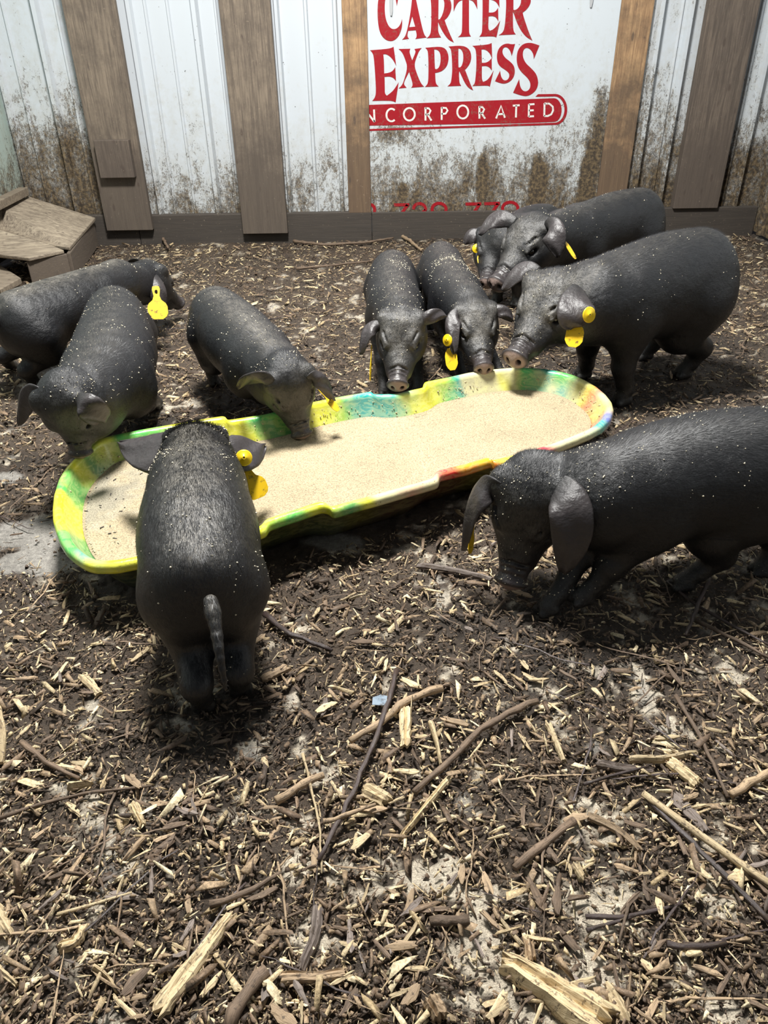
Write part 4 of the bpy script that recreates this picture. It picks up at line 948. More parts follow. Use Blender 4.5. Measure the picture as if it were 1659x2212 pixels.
def tag_panel(parent, org, top, bot, nrm, w, mat=None, hole=True, shape='paddle'):
    top = np.array(top); bot = np.array(bot); ax = unit(bot - top); L = np.linalg.norm(bot - top); nrm = unit(nrm - (nrm @ ax) * ax); sd = np.cross(ax, nrm)
    if shape == 'paddle': pr = [(0, .10), (.02, .17), (.10, .2), (.30, .15), (.42, .22), (.52, .42), (.62, .5), (.82, .5), (.92, .42), (1, .22)]
    else: pr = [(0, .22), (.18, .42), (.35, .5), (.72, .5), (.88, .38), (1, .2)]
    P = [top + ax * L * u + sd * w * v for u, v in pr] + [top + ax * L * u - sd * w * v for u, v in pr[::-1]]
    b = MB(); b.prism(P, nrm * .0022); o = b.build('ear_tag', MTAG, parent, origin=org, bevel=.0005); o['label'] = 'yellow plastic ear tag'; return o
def tag_button(parent, org, c, nrm, r=.0135):
    nrm = unit(nrm); up = unit(np.cross(nrm, [0.3, .9, .2])); s_ = np.cross(nrm, up); prof = [(0, .0045), (.0016, .0045), (.0022, .0062), (.0042, .0062), (.0048, .0040), (r * .86, .0036), (r, .0022), (r, 0), (0, 0)]
    n = 28; V = []; 
    for rr, z in prof:
        for j in range(n):
            a = 2 * math.pi * j / n; V.append(c + nrm * z + (up * math.cos(a) + s_ * math.sin(a)) * max(rr, 1e-4))
    F = [(i*n+j, i*n+(j+1) % n, (i+1)*n+(j+1) % n, (i+1)*n+j) for i in range(len(prof)-1) for j in range(n)]
    o = mesh_np('tag_button', V, F, MTAGB, parent, True, origin=org); 
    q = [c + nrm * .0064 + (up * math.cos(a) + s_ * math.sin(a)) * .0017 for a in np.linspace(0, 2 * math.pi, 10, endpoint=False)]
    b = MB(); b.prism(q, -nrm * .002); b.build('tag_pin', MEYE, parent, origin=org)
    return o

def ear_mesh(b, m, t, nrm, w, curl=.35, th=.0045, nu=26, nv=15, tipw=.0, skew=0.0, blunt=.6, flap=False):
    """leaf-shaped ear: quadratic path base-mid-tip, width w, cupped by curl, closed with thickness"""
    b, m, t = map(lambda v: np.asarray(v, float), (b, m, t)); top = []; bot = []
    us = np.linspace(0, 1, nu); wp = []
    for u in us:
        c = (1-u)**2*b + 2*u*(1-u)*m + u*u*t; d = unit(2*(1-u)*(m-b) + 2*u*(t-m))
        n = unit(nrm - (nrm @ d) * d); s_ = np.cross(d, n)
        prof = np.interp(u, [0, .10, .25, .45, .65, .80, .92, 1.0], [.50, .66, .90, 1.0, .86, .60, .30, .05]) * (1 - blunt) + np.interp(u, [0, .10, .25, .5, .7, .85, .95, 1.0], [.60, .74, .92, 1.0, 1.0, .86, .60, .30]) * blunt
        if flap: prof = np.interp(u, [0, .10, .25, .5, .7, .85, .95, 1.0], [.34, .50, .78, 1.0, 1.03, .97, .80, .45])
        for v in np.linspace(-1, 1, nv):
            off = v * w * .5 * prof; lift = -curl * w * .5 * prof * abs(v) ** 2.0 * (1 - .3 * u)
            p = c + s_ * (off + skew * w * .15 * math.sin(u * 3.14)) + n * lift + n * .0035 * math.sin(v * 4 + u * 9) * u
            e = th * (1 - .55 * abs(v) ** 3) * (1 - .4 * u); top.append(p + n * e * .5); bot.append(p - n * e * .5)
    V = np.array(top + bot); N = nu * nv
    F = [(i*nv+j, i*nv+j+1, (i+1)*nv+j+1, (i+1)*nv+j) for i in range(nu-1) for j in range(nv-1)]
    F += [(N+a, N+d, N+c_, N+b_) for a, b_, c_, d in F]
    rim = [j for j in range(nv)] + [i*nv+nv-1 for i in range(1, nu)] + [(nu-1)*nv+j for j in range(nv-2, -1, -1)] + [i*nv for i in range(nu-2, 0, -1)]
    F += [(rim[(i+1) % len(rim)], rim[i], N+rim[i], N+rim[(i+1) % len(rim)]) for i in range(len(rim))]
    return V, np.array(F)

def make_pig(name_label, st, head, s=1.0, h=.0045, feet=None, ears=None, hairs=6000, crumbs=300, tail=None, dust=.35, tags=(), hs=1.0, upv=None, eye=True, headdust=0.4, group='black pigs round the feeding tub', crumb_bias=None, hairlen=.011, jaw=1.0, crest_up=False):
    """st: torso stations (px,py,z,halfwidth,halfheight) rump to neck; head: (poll, nose) as (px,py,z)"""
    ST = np.array([atz(a[0], a[1], a[2]) if len(a) == 5 else np.array(a[:3]) for a in st]); RW = np.array([a[-2] for a in st]); RH = np.array([a[-1] for a in st])
    k = s * hs; HL = .215 * k
    if head[1][0] == 'dir': poll = atz(*head[0]); nose = poll + unit(head[1][1]) * HL
    else:                                                  # the poll lies on its line of sight, one head length from the nose
        nose = atz(*head[1]); r_ = ray(*head[0][:2]); w_ = CP - nose; A2q = r_ @ r_; B2q = 2 * (r_ @ w_); C2q = w_ @ w_ - HL ** 2; dq = B2q * B2q - 4 * A2q * C2q
        tq = (-B2q + {'far': 1, 'near': -1}.get(head[2], head[2]) * math.sqrt(max(dq, 0))) / (2 * A2q); poll = CP + r_ * tq
    d = unit(nose - poll); L = np.linalg.norm(nose - poll); ax_ = L / .215
    upw = np.array([0, 0, 1.0]) if upv is None else unit(upv)
    hu = unit(upw - (upw @ d) * d); hr = np.cross(d, hu)          # hr: the pig's right
    HR = np.stack([d, hr, hu], 1)
    def hp(x, y, z): return poll + d * x * ax_ + hr * y * k + hu * z * k
    # dense spine
    d_ = np.concatenate([[0], np.cumsum(np.linalg.norm(np.diff(ST, axis=0), axis=1))]); nd = 13; tt = np.linspace(0, d_[-1], nd)
    SP = np.stack([np.interp(tt, d_, ST[:, i]) for i in range(3)], 1); W_ = np.interp(tt, d_, RW); H_ = np.interp(tt, d_, RH)
    for _ in range(2): SP[1:-1] = .25*SP[:-2] + .5*SP[1:-1] + .25*SP[2:]; W_[1:-1] = .25*W_[:-2] + .5*W_[1:-1] + .25*W_[2:]; H_[1:-1] = .25*H_[:-2] + .5*H_[1:-1] + .25*H_[2:]
    TG = np.gradient(SP, axis=0); TG /= np.linalg.norm(TG, axis=1)[:, None]
    fw0 = unit(TG[1] * [1, 1, 0]); fw1 = unit(TG[-3] * [1, 1, 0]); rt0 = np.cross(fw0, [0, 0, 1]); rt1 = np.cross(fw1, [0, 0, 1]); Zu = np.array([0, 0, 1.0])
    # legs
    shd = ST[-2] if len(ST) > 3 else ST[-1]; ish = min(nd - 1, int(round(nd * .80)) - 1); shd = SP[ish]; shw = W_[ish]
    rmp = SP[1]; rw = W_[1]; legs = []
    df = {'FR': shd + rt1 * shw * .55 + fw1 * .01, 'FL': shd - rt1 * shw * .55 + fw1 * .01, 'HR': rmp + rt0 * rw * .55 + fw0 * .0, 'HL': rmp - rt0 * rw * .55 + fw0 * .0}
    FT = {}
    for q in df:
        f_ = (feet or {}).get(q)
        if f_ == 'none': continue
        p = df[q].copy(); p[2] = 0
        if f_ is not None: p = atz(f_[0], f_[1], f_[2] if len(f_) > 2 else 0.0)
        FT[q] = p
    allp = np.concatenate([ST, [poll, nose], np.array(list(FT.values())) if FT else ST]); mg = .20 * s + .03
    lo = allp.min(0) - mg; hi = allp.max(0) + mg; lo[2] = -.02
    fdl = Field(lo, hi, h)
    for i in range(nd):
        R = np.stack([TG[i], unit(np.cross(TG[i], Zu)), unit(np.cross(np.cross(TG[i], Zu), TG[i]))], 1)
        step = np.linalg.norm(SP[1] - SP[0]); la = max(step * 1.5, .8 * min(W_[i], H_[i]))
        if i == 0: la = W_[0] * .75
        fdl.ell(SP[i], (la, W_[i], H_[i]), R, k=.02 if i else .001)
    # haunches and shoulders
    for sg, rt in ((1, rt0), (-1, rt0)):
        fdl.ell(rmp + rt * sg * rw * .46 - Zu * .035 * s + fw0 * .0 * s, (.085 * s, rw * .46, .105 * s), np.stack([fw0, rt0, Zu], 1), k=.03 * s)
    for sg in (1, -1):
        fdl.ell(shd + rt1 * sg * shw * .48 - Zu * .02 * s, (.060 * s, shw * .50, .09 * s), np.stack([fw1, rt1, Zu], 1), k=.04 * s)
    # neck: blend from last torso station to the head
    nk = SP[-1]; fdl.cone(nk, hp(.0, 0, -.01), min(W_[-1], H_[-1]) * .92, .070 * k, k=.05 * s)
    fdl.cone(nk - Zu * .03 * s, hp(.03, 0, -.045), min(W_[-1], H_[-1]) * .75, .052 * k, k=.05 * s)
    # head
    fdl.ell(hp(.0, 0, -.004), (.075 * k, .064 * k, .062 * k), HR, k=.03)
    fdl.cone(hp(.02, 0, -.004), hp(.135, 0, -.020), .060 * k, .036 * k, k=.03 * k)
    for sg in (1, -1):
        fdl.ell(hp(.035, .042 * sg, -.034 * jaw), (.066 * k, .034 * k, .046 * k), HR, k=.03 * k)
        fdl.ell(hp(.060, .037 * sg, .024), (.034 * k, .020 * k, .018 * k), HR, k=.020 * k)
        fdl.cone(hp(.085, .036 * sg, -.022), hp(.160, .024 * sg, -.032), .022 * k, .015 * k, k=.018 * k)
        fdl.ell(hp(-.004, .056 * sg, .036), (.030 * k, .024 * k, .022 * k), HR, k=.02 * k)
    fdl.cone(hp(.120, 0, -.018), hp(.198, 0, -.020), .036 * k, .0295 * k, k=.012 * k)
    fdl.cone(hp(.05, 0, -.058), hp(.162, 0, -.054), .034 * k, .017 * k, k=.018 * k)
    for xf in (.160, .174, .188):       # folds across the top of the snout
        for sg in (1, -1): fdl.cone(hp(xf, .0, .0150), hp(xf + .004, .029 * sg, -.004), .0040 * k, .0030 * k, k=.004 * k, op='-')
    fdl.ell(hp(.209, 0, -.018), (.0105 * k, .0365 * k, .030 * k), HR, k=.007 * k)           # disc
    for sg in (1, -1):
        fdl.ell(hp(.219, .0140 * sg, -.018), (.018 * k, .0066 * k, .0088 * k), HR, k=.003 * k, op='-')
        fdl.cone(hp(.10, .050 * sg, -.050), hp(.188, .022 * sg, -.044), .0040 * k, .0035 * k, k=.006 * k, op='-')   # mouth line
        fdl.ell(hp(.080, .053 * sg, .010), (.017 * k, .011 * k, .010 * k), HR, k=.006 * k, op='-')
        fdl.cone(hp(.062, .053 * sg, .021), hp(.098, .047 * sg, .018), .0065 * k, .0045 * k, k=.005 * k)
        fdl.cone(hp(.064, .056 * sg, .000), hp(.094, .051 * sg, -.002), .0050 * k, .0040 * k, k=.005 * k)
        fdl.cone(hp(.050, .052 * sg, .036), hp(.092, .038 * sg, .034), .0035 * k, .002 * k, k=.008 * k, op='-')
    # legs
    for q, F_ in FT.items():
        right = 1 if q[1] == 'R' else -1
        if q[0] == 'F':
            e = shd + rt1 * right * shw * .55 - Zu * .05 * s; kn = e * .48 + F_ * .52 + fw1 * .012 * s; pa = kn * .25 + F_ * .75 + Zu * .014 * s - fw1 * .004
            hf = F_ + Zu * .016 * s + fw1 * .012 * s
            fdl.cone(e, kn, .048 * s, .027 * s, k=.04 * s); fdl.cone(kn, pa, .0275 * s, .0205 * s, k=.012 * s); fdl.cone(pa, hf, .0205 * s, .019 * s, k=.006); fw = fw1; rt = rt1
        else:
            hpn = rmp + rt0 * right * rw * .50 - Zu * .04 * s; st_ = hpn * .62 + F_ * .38 + fw0 * .05 * s; hk = hpn * .22 + F_ * .78 + Zu * .035 * s - fw0 * .035 * s
            pa = hk * .35 + F_ * .65 + Zu * .012 * s; hf = F_ + Zu * .016 * s + fw0 * .012 * s
            fdl.cone(hpn, st_, .070 * s, .046 * s, k=.035 * s); fdl.cone(st_, hk, .043 * s, .028 * s, k=.03 * s); fdl.cone(hk, pa, .0265 * s, .0205 * s, k=.014 * s); fdl.cone(pa, hf, .0205 * s, .019 * s, k=.006); fw = fw0; rt = rt0
        for sg in (1, -1): fdl.cone(F_ + rt * .010 * s * sg + Zu * .014 * s, F_ + rt * .011 * s * sg + fw * .026 * s + Zu * .009 * s, .0135 * s, .009 * s, k=.004)
        fdl.cone(F_ + fw * .038 * s + Zu * .0, F_ + fw * .018 * s + Zu * .03 * s, .003, .001, k=.004, op='-')
    # tail
    if tail is None: tl = [SP[0] - fw0 * W_[0] * .70 + Zu * H_[0] * .45, SP[0] - fw0 * W_[0] * .95 + Zu * H_[0] * .15, SP[0] - fw0 * (W_[0] * .98) - Zu * H_[0] * .35 + rt0 * .01]
    else: tl = [atz(*p) for p in tail]
    tlr = resample(np.array(tl), 9)
    for i in range(8): fdl.cone(tlr[i], tlr[i + 1], (.0122 - .0011 * i) * s, (.0111 - .0011 * i) * s, k=.012 if i < 2 else .005)
    V, F = fdl.mesh()
    nb = len(V)
    # attributes
    path = np.concatenate([SP, [hp(0, 0, 0), hp(.1, 0, -.01), hp(.22, 0, -.02)]]); ptg = np.concatenate([TG, [d, d, d]])
    arc = np.concatenate([[0], np.cumsum(np.linalg.norm(np.diff(path, axis=0), axis=1))])
    dd = ((V[:, None, :] - path[None]) ** 2).sum(-1).astype(np.float32); ww = np.exp(-(dd - dd.min(1, keepdims=True)) / .0016); ww /= ww.sum(1, keepdims=True)
    tgv = ww @ ptg; tgv /= np.linalg.norm(tgv, axis=1)[:, None] + 1e-9; cen = ww @ path
    rel = V - cen; sarc = ww @ arc + (rel * tgv).sum(1)
    rtv = np.cross(tgv, Zu); rtv /= np.linalg.norm(rtv, axis=1)[:, None] + 1e-9; upv_ = np.cross(rtv, tgv)
    fur = np.stack([sarc, (rel * rtv).sum(1), (rel * upv_).sum(1)], 1)
    low = V[:, 2] < .16 * s
    fur[low] = np.stack([V[low, 2], V[low, 0], V[low, 1]], 1)
    hx = ((V - poll) @ d) / ax_; hy = ((V - poll) @ hr) / k; hz = ((V - poll) @ hu) / k
    ishead = (np.abs(hy) < .12) & (np.abs(hz) < .12)
    bare = np.clip((hx - .150) / .03, 0, 1) * ((np.abs(hy) < .055) & (np.abs(hz + .018) < .055) & (hx < .235)) * .8
    inm = (np.abs(hy) < .05) & (np.abs(hz + .018) < .05) & (hx < .235)
    disc = np.clip((hx - .2135) / .003, 0, 1) * inm
    # vertex normals
    def vnormals(V, F):
        N = np.zeros_like(V); fn = np.cross(V[F[:, 2]] - V[F[:, 0]], V[F[:, 3]] - V[F[:, 1]])
        for i in range(4): np.add.at(N, F[:, i], fn)
        return N / (np.linalg.norm(N, axis=1)[:, None] + 1e-12)
    N = vnormals(V, F)
    topness = np.clip((rel * upv_).sum(1) / .10, 0, 1) ** 2 * np.clip(N[:, 2], 0, 1) * np.exp(-((rel * rtv).sum(1) / (.05 * s)) ** 2)
    ds = np.clip(topness * dust * 1.3 + headdust * ishead * np.clip((hx + .05) / .1, 0, 1) * np.clip(hz / .04 + .3, 0, 1), 0, 1)
    legd = np.clip((.10 * s - V[:, 2]) / (.06 * s), 0, 1) * .25; ds = np.maximum(ds, legd)
    MK = np.stack([bare, ds, disc], 1)
    VV = [V]; FF = [F]; MM = [MK]; FU = [fur]; off = len(V)
    earinfo = {}
    defE = {'R': dict(b=(-.005, .055, .045), m=(.005, .130, .075), t=(.115, .120, -.030), n=(.35, .65, .65), w=.105, curl=.30),
            'L': dict(b=(-.005, -.055, .045), m=(.005, -.130, .075), t=(.115, -.120, -.030), n=(.35, -.65, .65), w=.105, curl=.30)}
    for e in ('R', 'L'):
        E = dict(defE[e]); E.update((ears or {}).get(e, {}))
        bb = hp(*E['b']); mm = hp(*E['m']) if 'mp' not in E else depth_at(E['mp'][0], E['mp'][1], kof(hp(*E['m'])) + E['mp'][2]); t_ = hp(*E['t'])
        if 'tp' in E: t_ = depth_at(E['tp'][0], E['tp'][1], kof(hp(*E['t'])) + E['tp'][2])
        if 'bp' in E: bb = depth_at(E['bp'][0], E['bp'][1], kof(hp(*E['b'])) + E['bp'][2])
        nn_ = unit(d * E['n'][0] + hr * E['n'][1] + hu * E['n'][2]); nc = E.get('nc', 0); nn_ = unit(nn_ * (1 - nc) + unit(CP - t_) * nc)
        if 'nw' in E: nn_ = unit(np.array(E['nw']))
        ev, ef = ear_mesh(bb, mm, t_, nn_, E['w'] * k, E['curl'], th=.0055 * k, skew=E.get('skew', 0), blunt=E.get('bl', .5), flap=E.get('flap', False))
        VV.append(ev); FF.append(ef + off); off += len(ev)
        nu_ = np.tile(np.repeat(np.linspace(0, 1, 26), 15), 2)
        MM.append(np.stack([.75 * np.clip(nu_ * 3, 0, 1), .12 * np.ones(len(ev)), 0 * nu_], 1)); FU.append(ev * 1.0)
        earinfo[e] = (bb, mm, t_, nn_, k, ev)
    V = np.concatenate(VV); F = np.concatenate(FF); MK = np.concatenate(MM); FU = np.concatenate(FU)
    root_loc = np.array([*((SP[0] + SP[-1]) / 2)[:2], 0]); root = empty('pig', root_loc); tag(root, name_label, 'pig', group)
    body = mesh_np('body', V, F, MPIG, root, True, cols={'Mask': MK}, origin=root_loc)
    at = body.data.attributes.new('Fur', 'FLOAT_VECTOR', 'POINT'); at.data.foreach_set('vector', FU.astype(np.float32).ravel())
    if eye:
        for sg in (1, -1):
            n_ = 12; c = hp(.080, .0475 * sg, .010); r_ = .0105 * k; EV = []; 
            for i in range(9):
                th = math.pi * i / 8
                for j in range(n_): ph = 2 * math.pi * j / n_; EV.append(c + r_ * np.array([math.sin(th) * math.cos(ph), math.sin(th) * math.sin(ph), math.cos(th)]))
            mesh_np('eye', EV, [(i*n_+j, (i+1)*n_+j, (i+1)*n_+(j+1) % n_, i*n_+(j+1) % n_) for i in range(8) for j in range(n_)], MEYE, root, True, origin=root_loc)
    # bristles: thin slivers lying back along the body
    Vb = VV[0]; Fb = FF[0]; a = np.linalg.norm(np.cross(Vb[Fb[:, 2]] - Vb[Fb[:, 0]], Vb[Fb[:, 3]] - Vb[Fb[:, 1]]), axis=1)
    view = ((CP - Vb[Fb[:, 0]]) * N[Fb[:, 0]]).sum(1) > -.12
    def sample(n, wt):
        p = a * wt; p = p / p.sum(); i = rng.choice(len(Fb), n, p=p); u = rng.random((n, 2)); f = Fb[i]
        P = (Vb[f[:, 0]] * (1-u[:, :1]) + Vb[f[:, 1]] * u[:, :1]) * (1-u[:, 1:]) + (Vb[f[:, 3]] * (1-u[:, :1]) + Vb[f[:, 2]] * u[:, :1]) * u[:, 1:]
        return P, N[f[:, 0]], f[:, 0]
    fmid = Fb[:, 0]; nob = (1 - np.clip(MK[fmid, 0] * 1.5, 0, 1)) + .03; crest = 1 + 1.6 * np.exp(-(((rel * rtv).sum(1)[fmid]) / .05) ** 2) * (N[fmid, 2] > .3)
    if hairs:
        P, Nn, vi = sample(hairs, view * nob * crest)
        dr = -tgv[vi] * .9 - Zu * .45 + rng.normal(0, .22, (len(P), 3)); dr -= (dr * Nn).sum(1)[:, None] * Nn; dr /= np.linalg.norm(dr, axis=1)[:, None] + 1e-9
        if crest_up:
            nk_ = np.exp(-((P - ST[-1] - np.array([0, .02, .05])) ** 2).sum(1) / .10 ** 2) * np.clip(Nn[:, 2] * 1.5, 0, 1)
        else: nk_ = np.zeros(len(P))
        L_ = (1 + .25 * nk_) * hairlen * (.45 + .75 * rng.random(len(P))) * s * (.75 + .5 * (Nn[:, 2] > .7)); dr = dr + Nn * (.18 + .22 * rng.random((len(P), 1)) + .65 * nk_[:, None]); sd = np.cross(dr, Nn); sd /= np.linalg.norm(sd, axis=1)[:, None] + 1e-9
        wd = .00026; A = P + sd * wd; B = P - sd * wd; C = P + dr * L_[:, None]
        HV = np.stack([A, B, C], 1).reshape(-1, 3); HF = np.arange(len(HV)).reshape(-1, 3)
        tag(mesh_np('bristles', HV, HF, MHAIR, root, False, origin=root_loc), kind='stuff')
    if crumbs:
        wt = np.clip(N[fmid, 2] + .15, 0, 1) * (.25 + 1.6 * (fbm(Vb[fmid, 0] * 14, Vb[fmid, 1] * 14, Vb[fmid, 2] * 14, 3) > .52))
        if crumb_bias is not None:
            c0 = atz(*crumb_bias[:3]); wt = wt * (1 + crumb_bias[4] * np.exp(-((Vb[fmid] - c0) ** 2).sum(1) / crumb_bias[3] ** 2))
        wt = wt * (1 + 1.5 * ishead[fmid])
        P, Nn, vi = sample(crumbs, view * wt + 1e-9); r_ = (.0007 + .0019 * rng.random(len(P)) ** 3)[:, None, None]
        oc = np.array([(1,0,0),(-1,0,0),(0,1,0),(0,-1,0),(0,0,1),(0,0,-1)], float)
        CV = (oc[None] * (.7 + .6 * rng.random((len(P), 6, 1)))) * r_ + P[:, None] + Nn[:, None] * .0008
        of = np.array([(0,2,4),(2,1,4),(1,3,4),(3,0,4),(2,0,5),(1,2,5),(3,1,5),(0,3,5)]); CFc = (of[None] + 6 * np.arange(len(P))[:, None, None]).reshape(-1, 3)
        tag(mesh_np('feed_crumbs', CV.reshape(-1, 3), CFc, MCRUMB, root, False, origin=root_loc), kind='stuff')
    for tg in tags:
        e = earinfo[tg['ear']]; kk = kof(e[0] * .3 + e[2] * .7) + tg.get('dk', 0)
        tp = depth_at(*tg['top'], kk); bt = depth_at(*tg['bot'], kk + tg.get('dk2', .0))
        vn = unit(CP - tp); nrm = unit(vn + cr * tg.get('side', 0) + cu * tg.get('upn', 0))
        o = tag_panel(root, root_loc, tp, bt, nrm, tg['w'] * kk / FPX, shape=tg.get('shape', 'paddle'))
        if tg.get('pin'):
            c = tp * .84 + bt * .16 + vn * .002; b = MB(); b.prism([c + cr * .006 * math.cos(a) + cu * .007 * math.sin(a) for a in np.linspace(0, 2 * math.pi, 12, endpoint=False)], vn * .003); b.build('tag_pin', MEYE, o, origin=root_loc)
        if 'btn' in tg:
            EV_ = e[5]; ke = (EV_ - CP) @ cf; qx = 829.5 + FPX * ((EV_ - CP) @ cr) / ke; qy = 1106 - FPX * ((EV_ - CP) @ cu) / ke
            dpx = np.hypot(qx - tg['btn'][0], qy - tg['btn'][1]); near_ = dpx < max(12, dpx.min() + 3); kb = float(ke[near_].min()) - .004      # the button lies on the ear's face
            c = depth_at(*tg['btn'], kb); nb_ = unit(unit(CP - c) + cr * tg.get('bside', 0) + cu * tg.get('bup', 0))
            bo = tag_button(o, root_loc, c, nb_, tg.get('br', 16) * kb / FPX)
    return root

# --- far left pig, side on
make_pig('black pig side on at the left edge, head bowed away, behind another pig',
  [(38,700,.25,.098,.110),(110,676,.25,.105,.112),(190,642,.26,.092,.10),(258,612,.262,.078,.085)], [(322,598),(390,648,.085),'near'], s=1.0, h=.0055,
  feet={'HL': (25,800), 'HR': (78,838)}, ears={'R': dict(bp=(330,590,-.05), mp=(338,620,-.09), tp=(352,672,-.10), n=(.3,.8,.4), w=.075, nc=.8, bl=.7)},
  hairs=9000, crumbs=90, tags=[dict(ear='R', top=(336,618), bot=(343,690), w=42, dk=-.13, pin=True)], dust=.9)
# --- left pig with its nose over the tub's left end
make_pig('black pig at left with its snout on the tub rim',
  [(252,690,.24,.100,.115),(250,755,.25,.128,.13),(232,820,.26,.125,.12),(185,862,.275,.085,.09)], [(140,862),(168,985,.155),-.3], upv=(-.15,-.8,.6), s=1.1, h=.0042, hs=.85,
  feet={'HR': (150,835,-.02), 'HL': (322,800), 'FL': (338,878), 'FR': (215,905)},
  ears={'R': dict(bp=(92,850,-.0), mp=(52,838,-.0), tp=(40,918,-.0), n=(.4,.6,.7), w=.06), 'L': dict(bp=(168,858,-.03), mp=(192,876,-.05), tp=(222,912,-.06), n=(.2,-.4,.9), w=.074, nc=.7, flap=True, curl=.10)},
  hairs=16000, crumbs=420, dust=.3, crumb_bias=(250,820,.35,.1,2))
# --- pig eating in the middle left
make_pig('small black pig eating with its snout down in the feed, middle left',
  [(470,690,.245,.098,.112),(515,735,.25,.112,.12),(565,780,.25,.100,.105),(600,808,.25,.078,.085)], [(622,818),(656,942,.105),-.25], upv=(.25,-.8,.6), s=.98, h=.0042, hs=.96,
  feet={'HR': (462,830), 'HL': (510,780), 'FR': (590,880), 'FL': (640,850)},
  ears={'R': dict(bp=(585,828,-.02), mp=(560,806,-.03), tp=(514,838,-.02), n=(.5,.2,.8), w=.055), 'L': dict(bp=(665,818,-.01), mp=(700,808,-.02), tp=(722,866,-.03), n=(.4,-.7,.6), w=.05)},
  hairs=12000, crumbs=260, dust=.7, tags=[dict(ear='L', top=(688,840), bot=(731,888), w=16, side=.8, dk=.01, shape='paddle')])
# --- small middle pig
make_pig('small black pig facing us, pinkish snout at the far rim, left of its twin',
  [(848,600,.24,.092,.108),(848,640,.25,.100,.112),(855,672,.26,.092,.10),(862,690,.27,.072,.082)], [(868,706),(858,828,.185),'far'], s=.98, h=.0042,
  feet={'FR': (830,850), 'FL': (905,845)},
  ears={'R': dict(bp=(825,706,-.0), mp=(785,696,.0), tp=(779,766,-.01), n=(.5,.6,.6), w=.05), 'L': dict(bp=(905,702,.0), mp=(935,672,.0), tp=(964,684,.0), n=(.6,-.2,.7), w=.045)},
  hairs=12000, crumbs=380, dust=.5, headdust=.55, crumb_bias=(850,555,.38,.08,8), tags=[dict(ear='R', top=(802,745), bot=(799,822), w=7, side=2.5, dk=-.0)])
# --- second small pig
make_pig('small black pig right of its twin, yellow disc in its ear, snout at the rim',
  [(952,578,.24,.090,.105),(968,620,.25,.095,.108),(990,650,.26,.09,.098),(1008,668,.27,.070,.080)], [(1025,688),(1047,790,.175),'far'], s=.98, h=.0045,
  feet={'FR': (1000,830), 'FL': (1080,815)},
  ears={'R': dict(bp=(1000,682,-.0), mp=(965,668,-.01), tp=(982,765,-.02), n=(.6,.5,.4), w=.055, nc=.4, bl=.6), 'L': dict(bp=(1055,675,.0), mp=(1090,660,.0), tp=(1108,695,.0), n=(.6,-.2,.7), w=.045)},
  hairs=9000, crumbs=420, dust=.4, headdust=.6, crumb_bias=(950,545,.38,.09,8), tags=[dict(ear='R', top=(972,752), bot=(978,800), w=26, dk=-.0, btn=(967,735), br=13, bside=-.9, shape='panel')])
# --- furthest pig, mostly hidden
make_pig('black pig furthest back, only its face, ear tag and back showing',
  [(1180,503,.285,.105,.12),(1150,503,.285,.11,.12),(1115,513,.285,.095,.10),(1092,522,.29,.08,.085)], [(1068,522),(1050,606,.165),'far'], s=1.18, h=.006, hs=.92,
  ears={'R': dict(bp=(1045,512,-.0), mp=(1015,498,-.0), tp=(1004,528,.0), n=(.6,.2,.8), w=.06), 'L': dict(bp=(1095,500,.0), mp=(1110,490,.0), tp=(1120,520,.0), n=(.5,-.5,.7), w=.05)},
  hairs=3000, crumbs=60, dust=.1, headdust=.1, tags=[dict(ear='R', top=(1036,550), bot=(1040,572), w=14, dk=-.03, dkb=-.05, btn=(1030,537), br=10, shape='panel')])
# --- pig behind the big one
make_pig('black pig with raised wrinkled snout and edge on yellow tag behind the biggest pig',
  [(1380,475,.36,.118,.130),(1325,485,.36,.128,.13),(1265,500,.355,.11,.112),(1210,510,.36,.085,.092)], [(1150,508),(1068,606,.31),'far'], s=1.25, h=.0055, hs=.95,
  ears={'R': dict(bp=(1112,482,-.03), mp=(1060,450,-.02), tp=(1035,508,-.03), n=(.5,.3,.8), w=.06), 'L': dict(bp=(1185,495,-.02), mp=(1190,478,-.04), tp=(1208,556,-.04), n=(.7,-.3,.5), w=.075, nc=.4)},
  hairs=10000, crumbs=120, dust=.3, headdust=.35, tags=[dict(ear='L', top=(1205,497), bot=(1243,560), w=13, side=1.2, dk=-.02)])
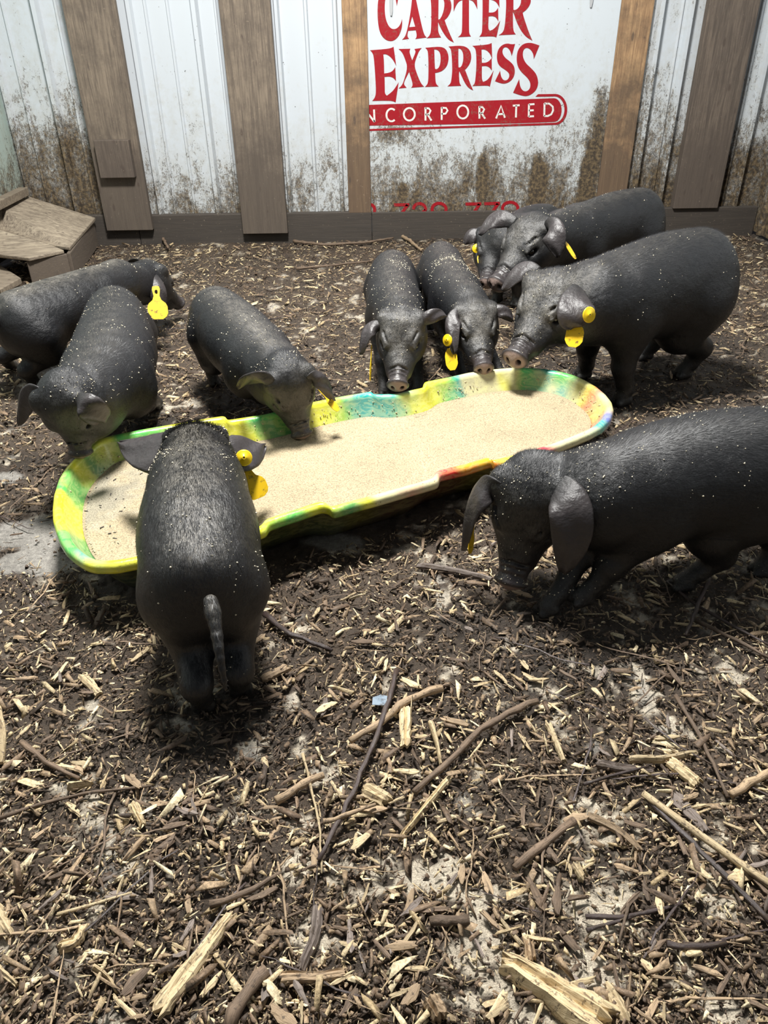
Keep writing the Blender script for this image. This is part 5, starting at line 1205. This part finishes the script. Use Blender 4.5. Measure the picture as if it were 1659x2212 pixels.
# --- biggest pig
make_pig('biggest black pig, side on at right, disc tag in ear, snout above the tub end',
  [(1512,600,.36,.140,.160),(1440,615,.35,.155,.168),(1350,640,.34,.142,.15),(1275,652,.345,.105,.118)], [(1195,640),(1108,766,.225),'far'], s=1.32, h=.0045, hs=.97,
  feet={'FL': (1347,872), 'FR': (1262,815), 'HL': (1478,815), 'HR': (1395,775)},
  ears={'R': dict(bp=(1160,588,.0), mp=(1120,565,.0), tp=(1085,628,.0), n=(.5,.3,.8), w=.055), 'L': dict(bp=(1248,618,-.06), mp=(1238,662,-.08), tp=(1250,706,-.09), n=(.5,-.7,.4), w=.084, nc=.8, flap=True, curl=.06)},
  hairs=18000, crumbs=260, dust=.25, headdust=.7, tags=[dict(ear='L', top=(1246,700), bot=(1236,750), w=38, dk=.0, btn=(1272,680), br=17, dkb=-.05, bside=.7, shape='panel')])
# --- pig seen from behind
make_pig('black pig seen from behind with thin hanging tail, head over the tub',
  [(438,1275,.24,.092,.115),(430,1170,.27,.118,.12),(427,1065,.285,.096,.11),(427,1000,.29,.072,.085)], [(424,975,.29),('dir',(-.05,.72,-.62))], s=1.0, h=.004, hs=.92,
  feet={'HL': (442,1535), 'HR': (522,1500), 'FL': 'none', 'FR': 'none'}, tail=[(455,1300,.31),(466,1350,.285),(474,1415,.25),(488,1490,.19)],
  ears={'L': dict(bp=(388,975,.0), mp=(335,985,.0), tp=(256,956,.0), n=(-.5,-.2,.8), w=.115, nc=.7, bl=.1, curl=.1), 'R': dict(bp=(480,982,.0), mp=(525,980,.0), tp=(573,961,.0), n=(-.5,.2,.8), w=.105, nc=.7, bl=.1, curl=.1)},
  hairs=24000, crumbs=420, dust=1.0, crest_up=True, crumb_bias=(470,1230,.38,.1,4), tags=[dict(ear='R', top=(527,996), bot=(560,1076), w=54, dk=-.02, btn=(527,989), br=18, dkb=-.055)])
# --- front right pig
make_pig('black pig in the right foreground, head low over the bedding, broad drooping ears',
  [(1668,1010,.27,.122,.132),(1530,1022,.265,.132,.135),(1400,1045,.26,.118,.125),(1300,1070,.26,.092,.10)], [(1148,1058),(1098,1264,.06),-.2], upv=(-.35,-.75,.6), s=1.06, h=.0038, hs=1.03,
  feet={'FR': (1188,1322), 'FL': (1262,1300,.02), 'HL': (1480,1270), 'HR': (1650,1240)},
  ears={'R': dict(bp=(1085,1055,.0), mp=(1010,1035,.0), tp=(1000,1188,-.02), n=(.5,.7,.4), w=.06), 'L': dict(bp=(1200,1046,-.01), mp=(1262,1092,-.05), tp=(1218,1238,-.06), n=(.8,-.4,.3), w=.080, nc=.8, bl=.6, curl=.12)},
  hairs=30000, crumbs=520, dust=.15, headdust=.3, tags=[dict(ear='R', top=(1024,1120), bot=(1014,1196), w=18, side=1.2, dk=.01)])
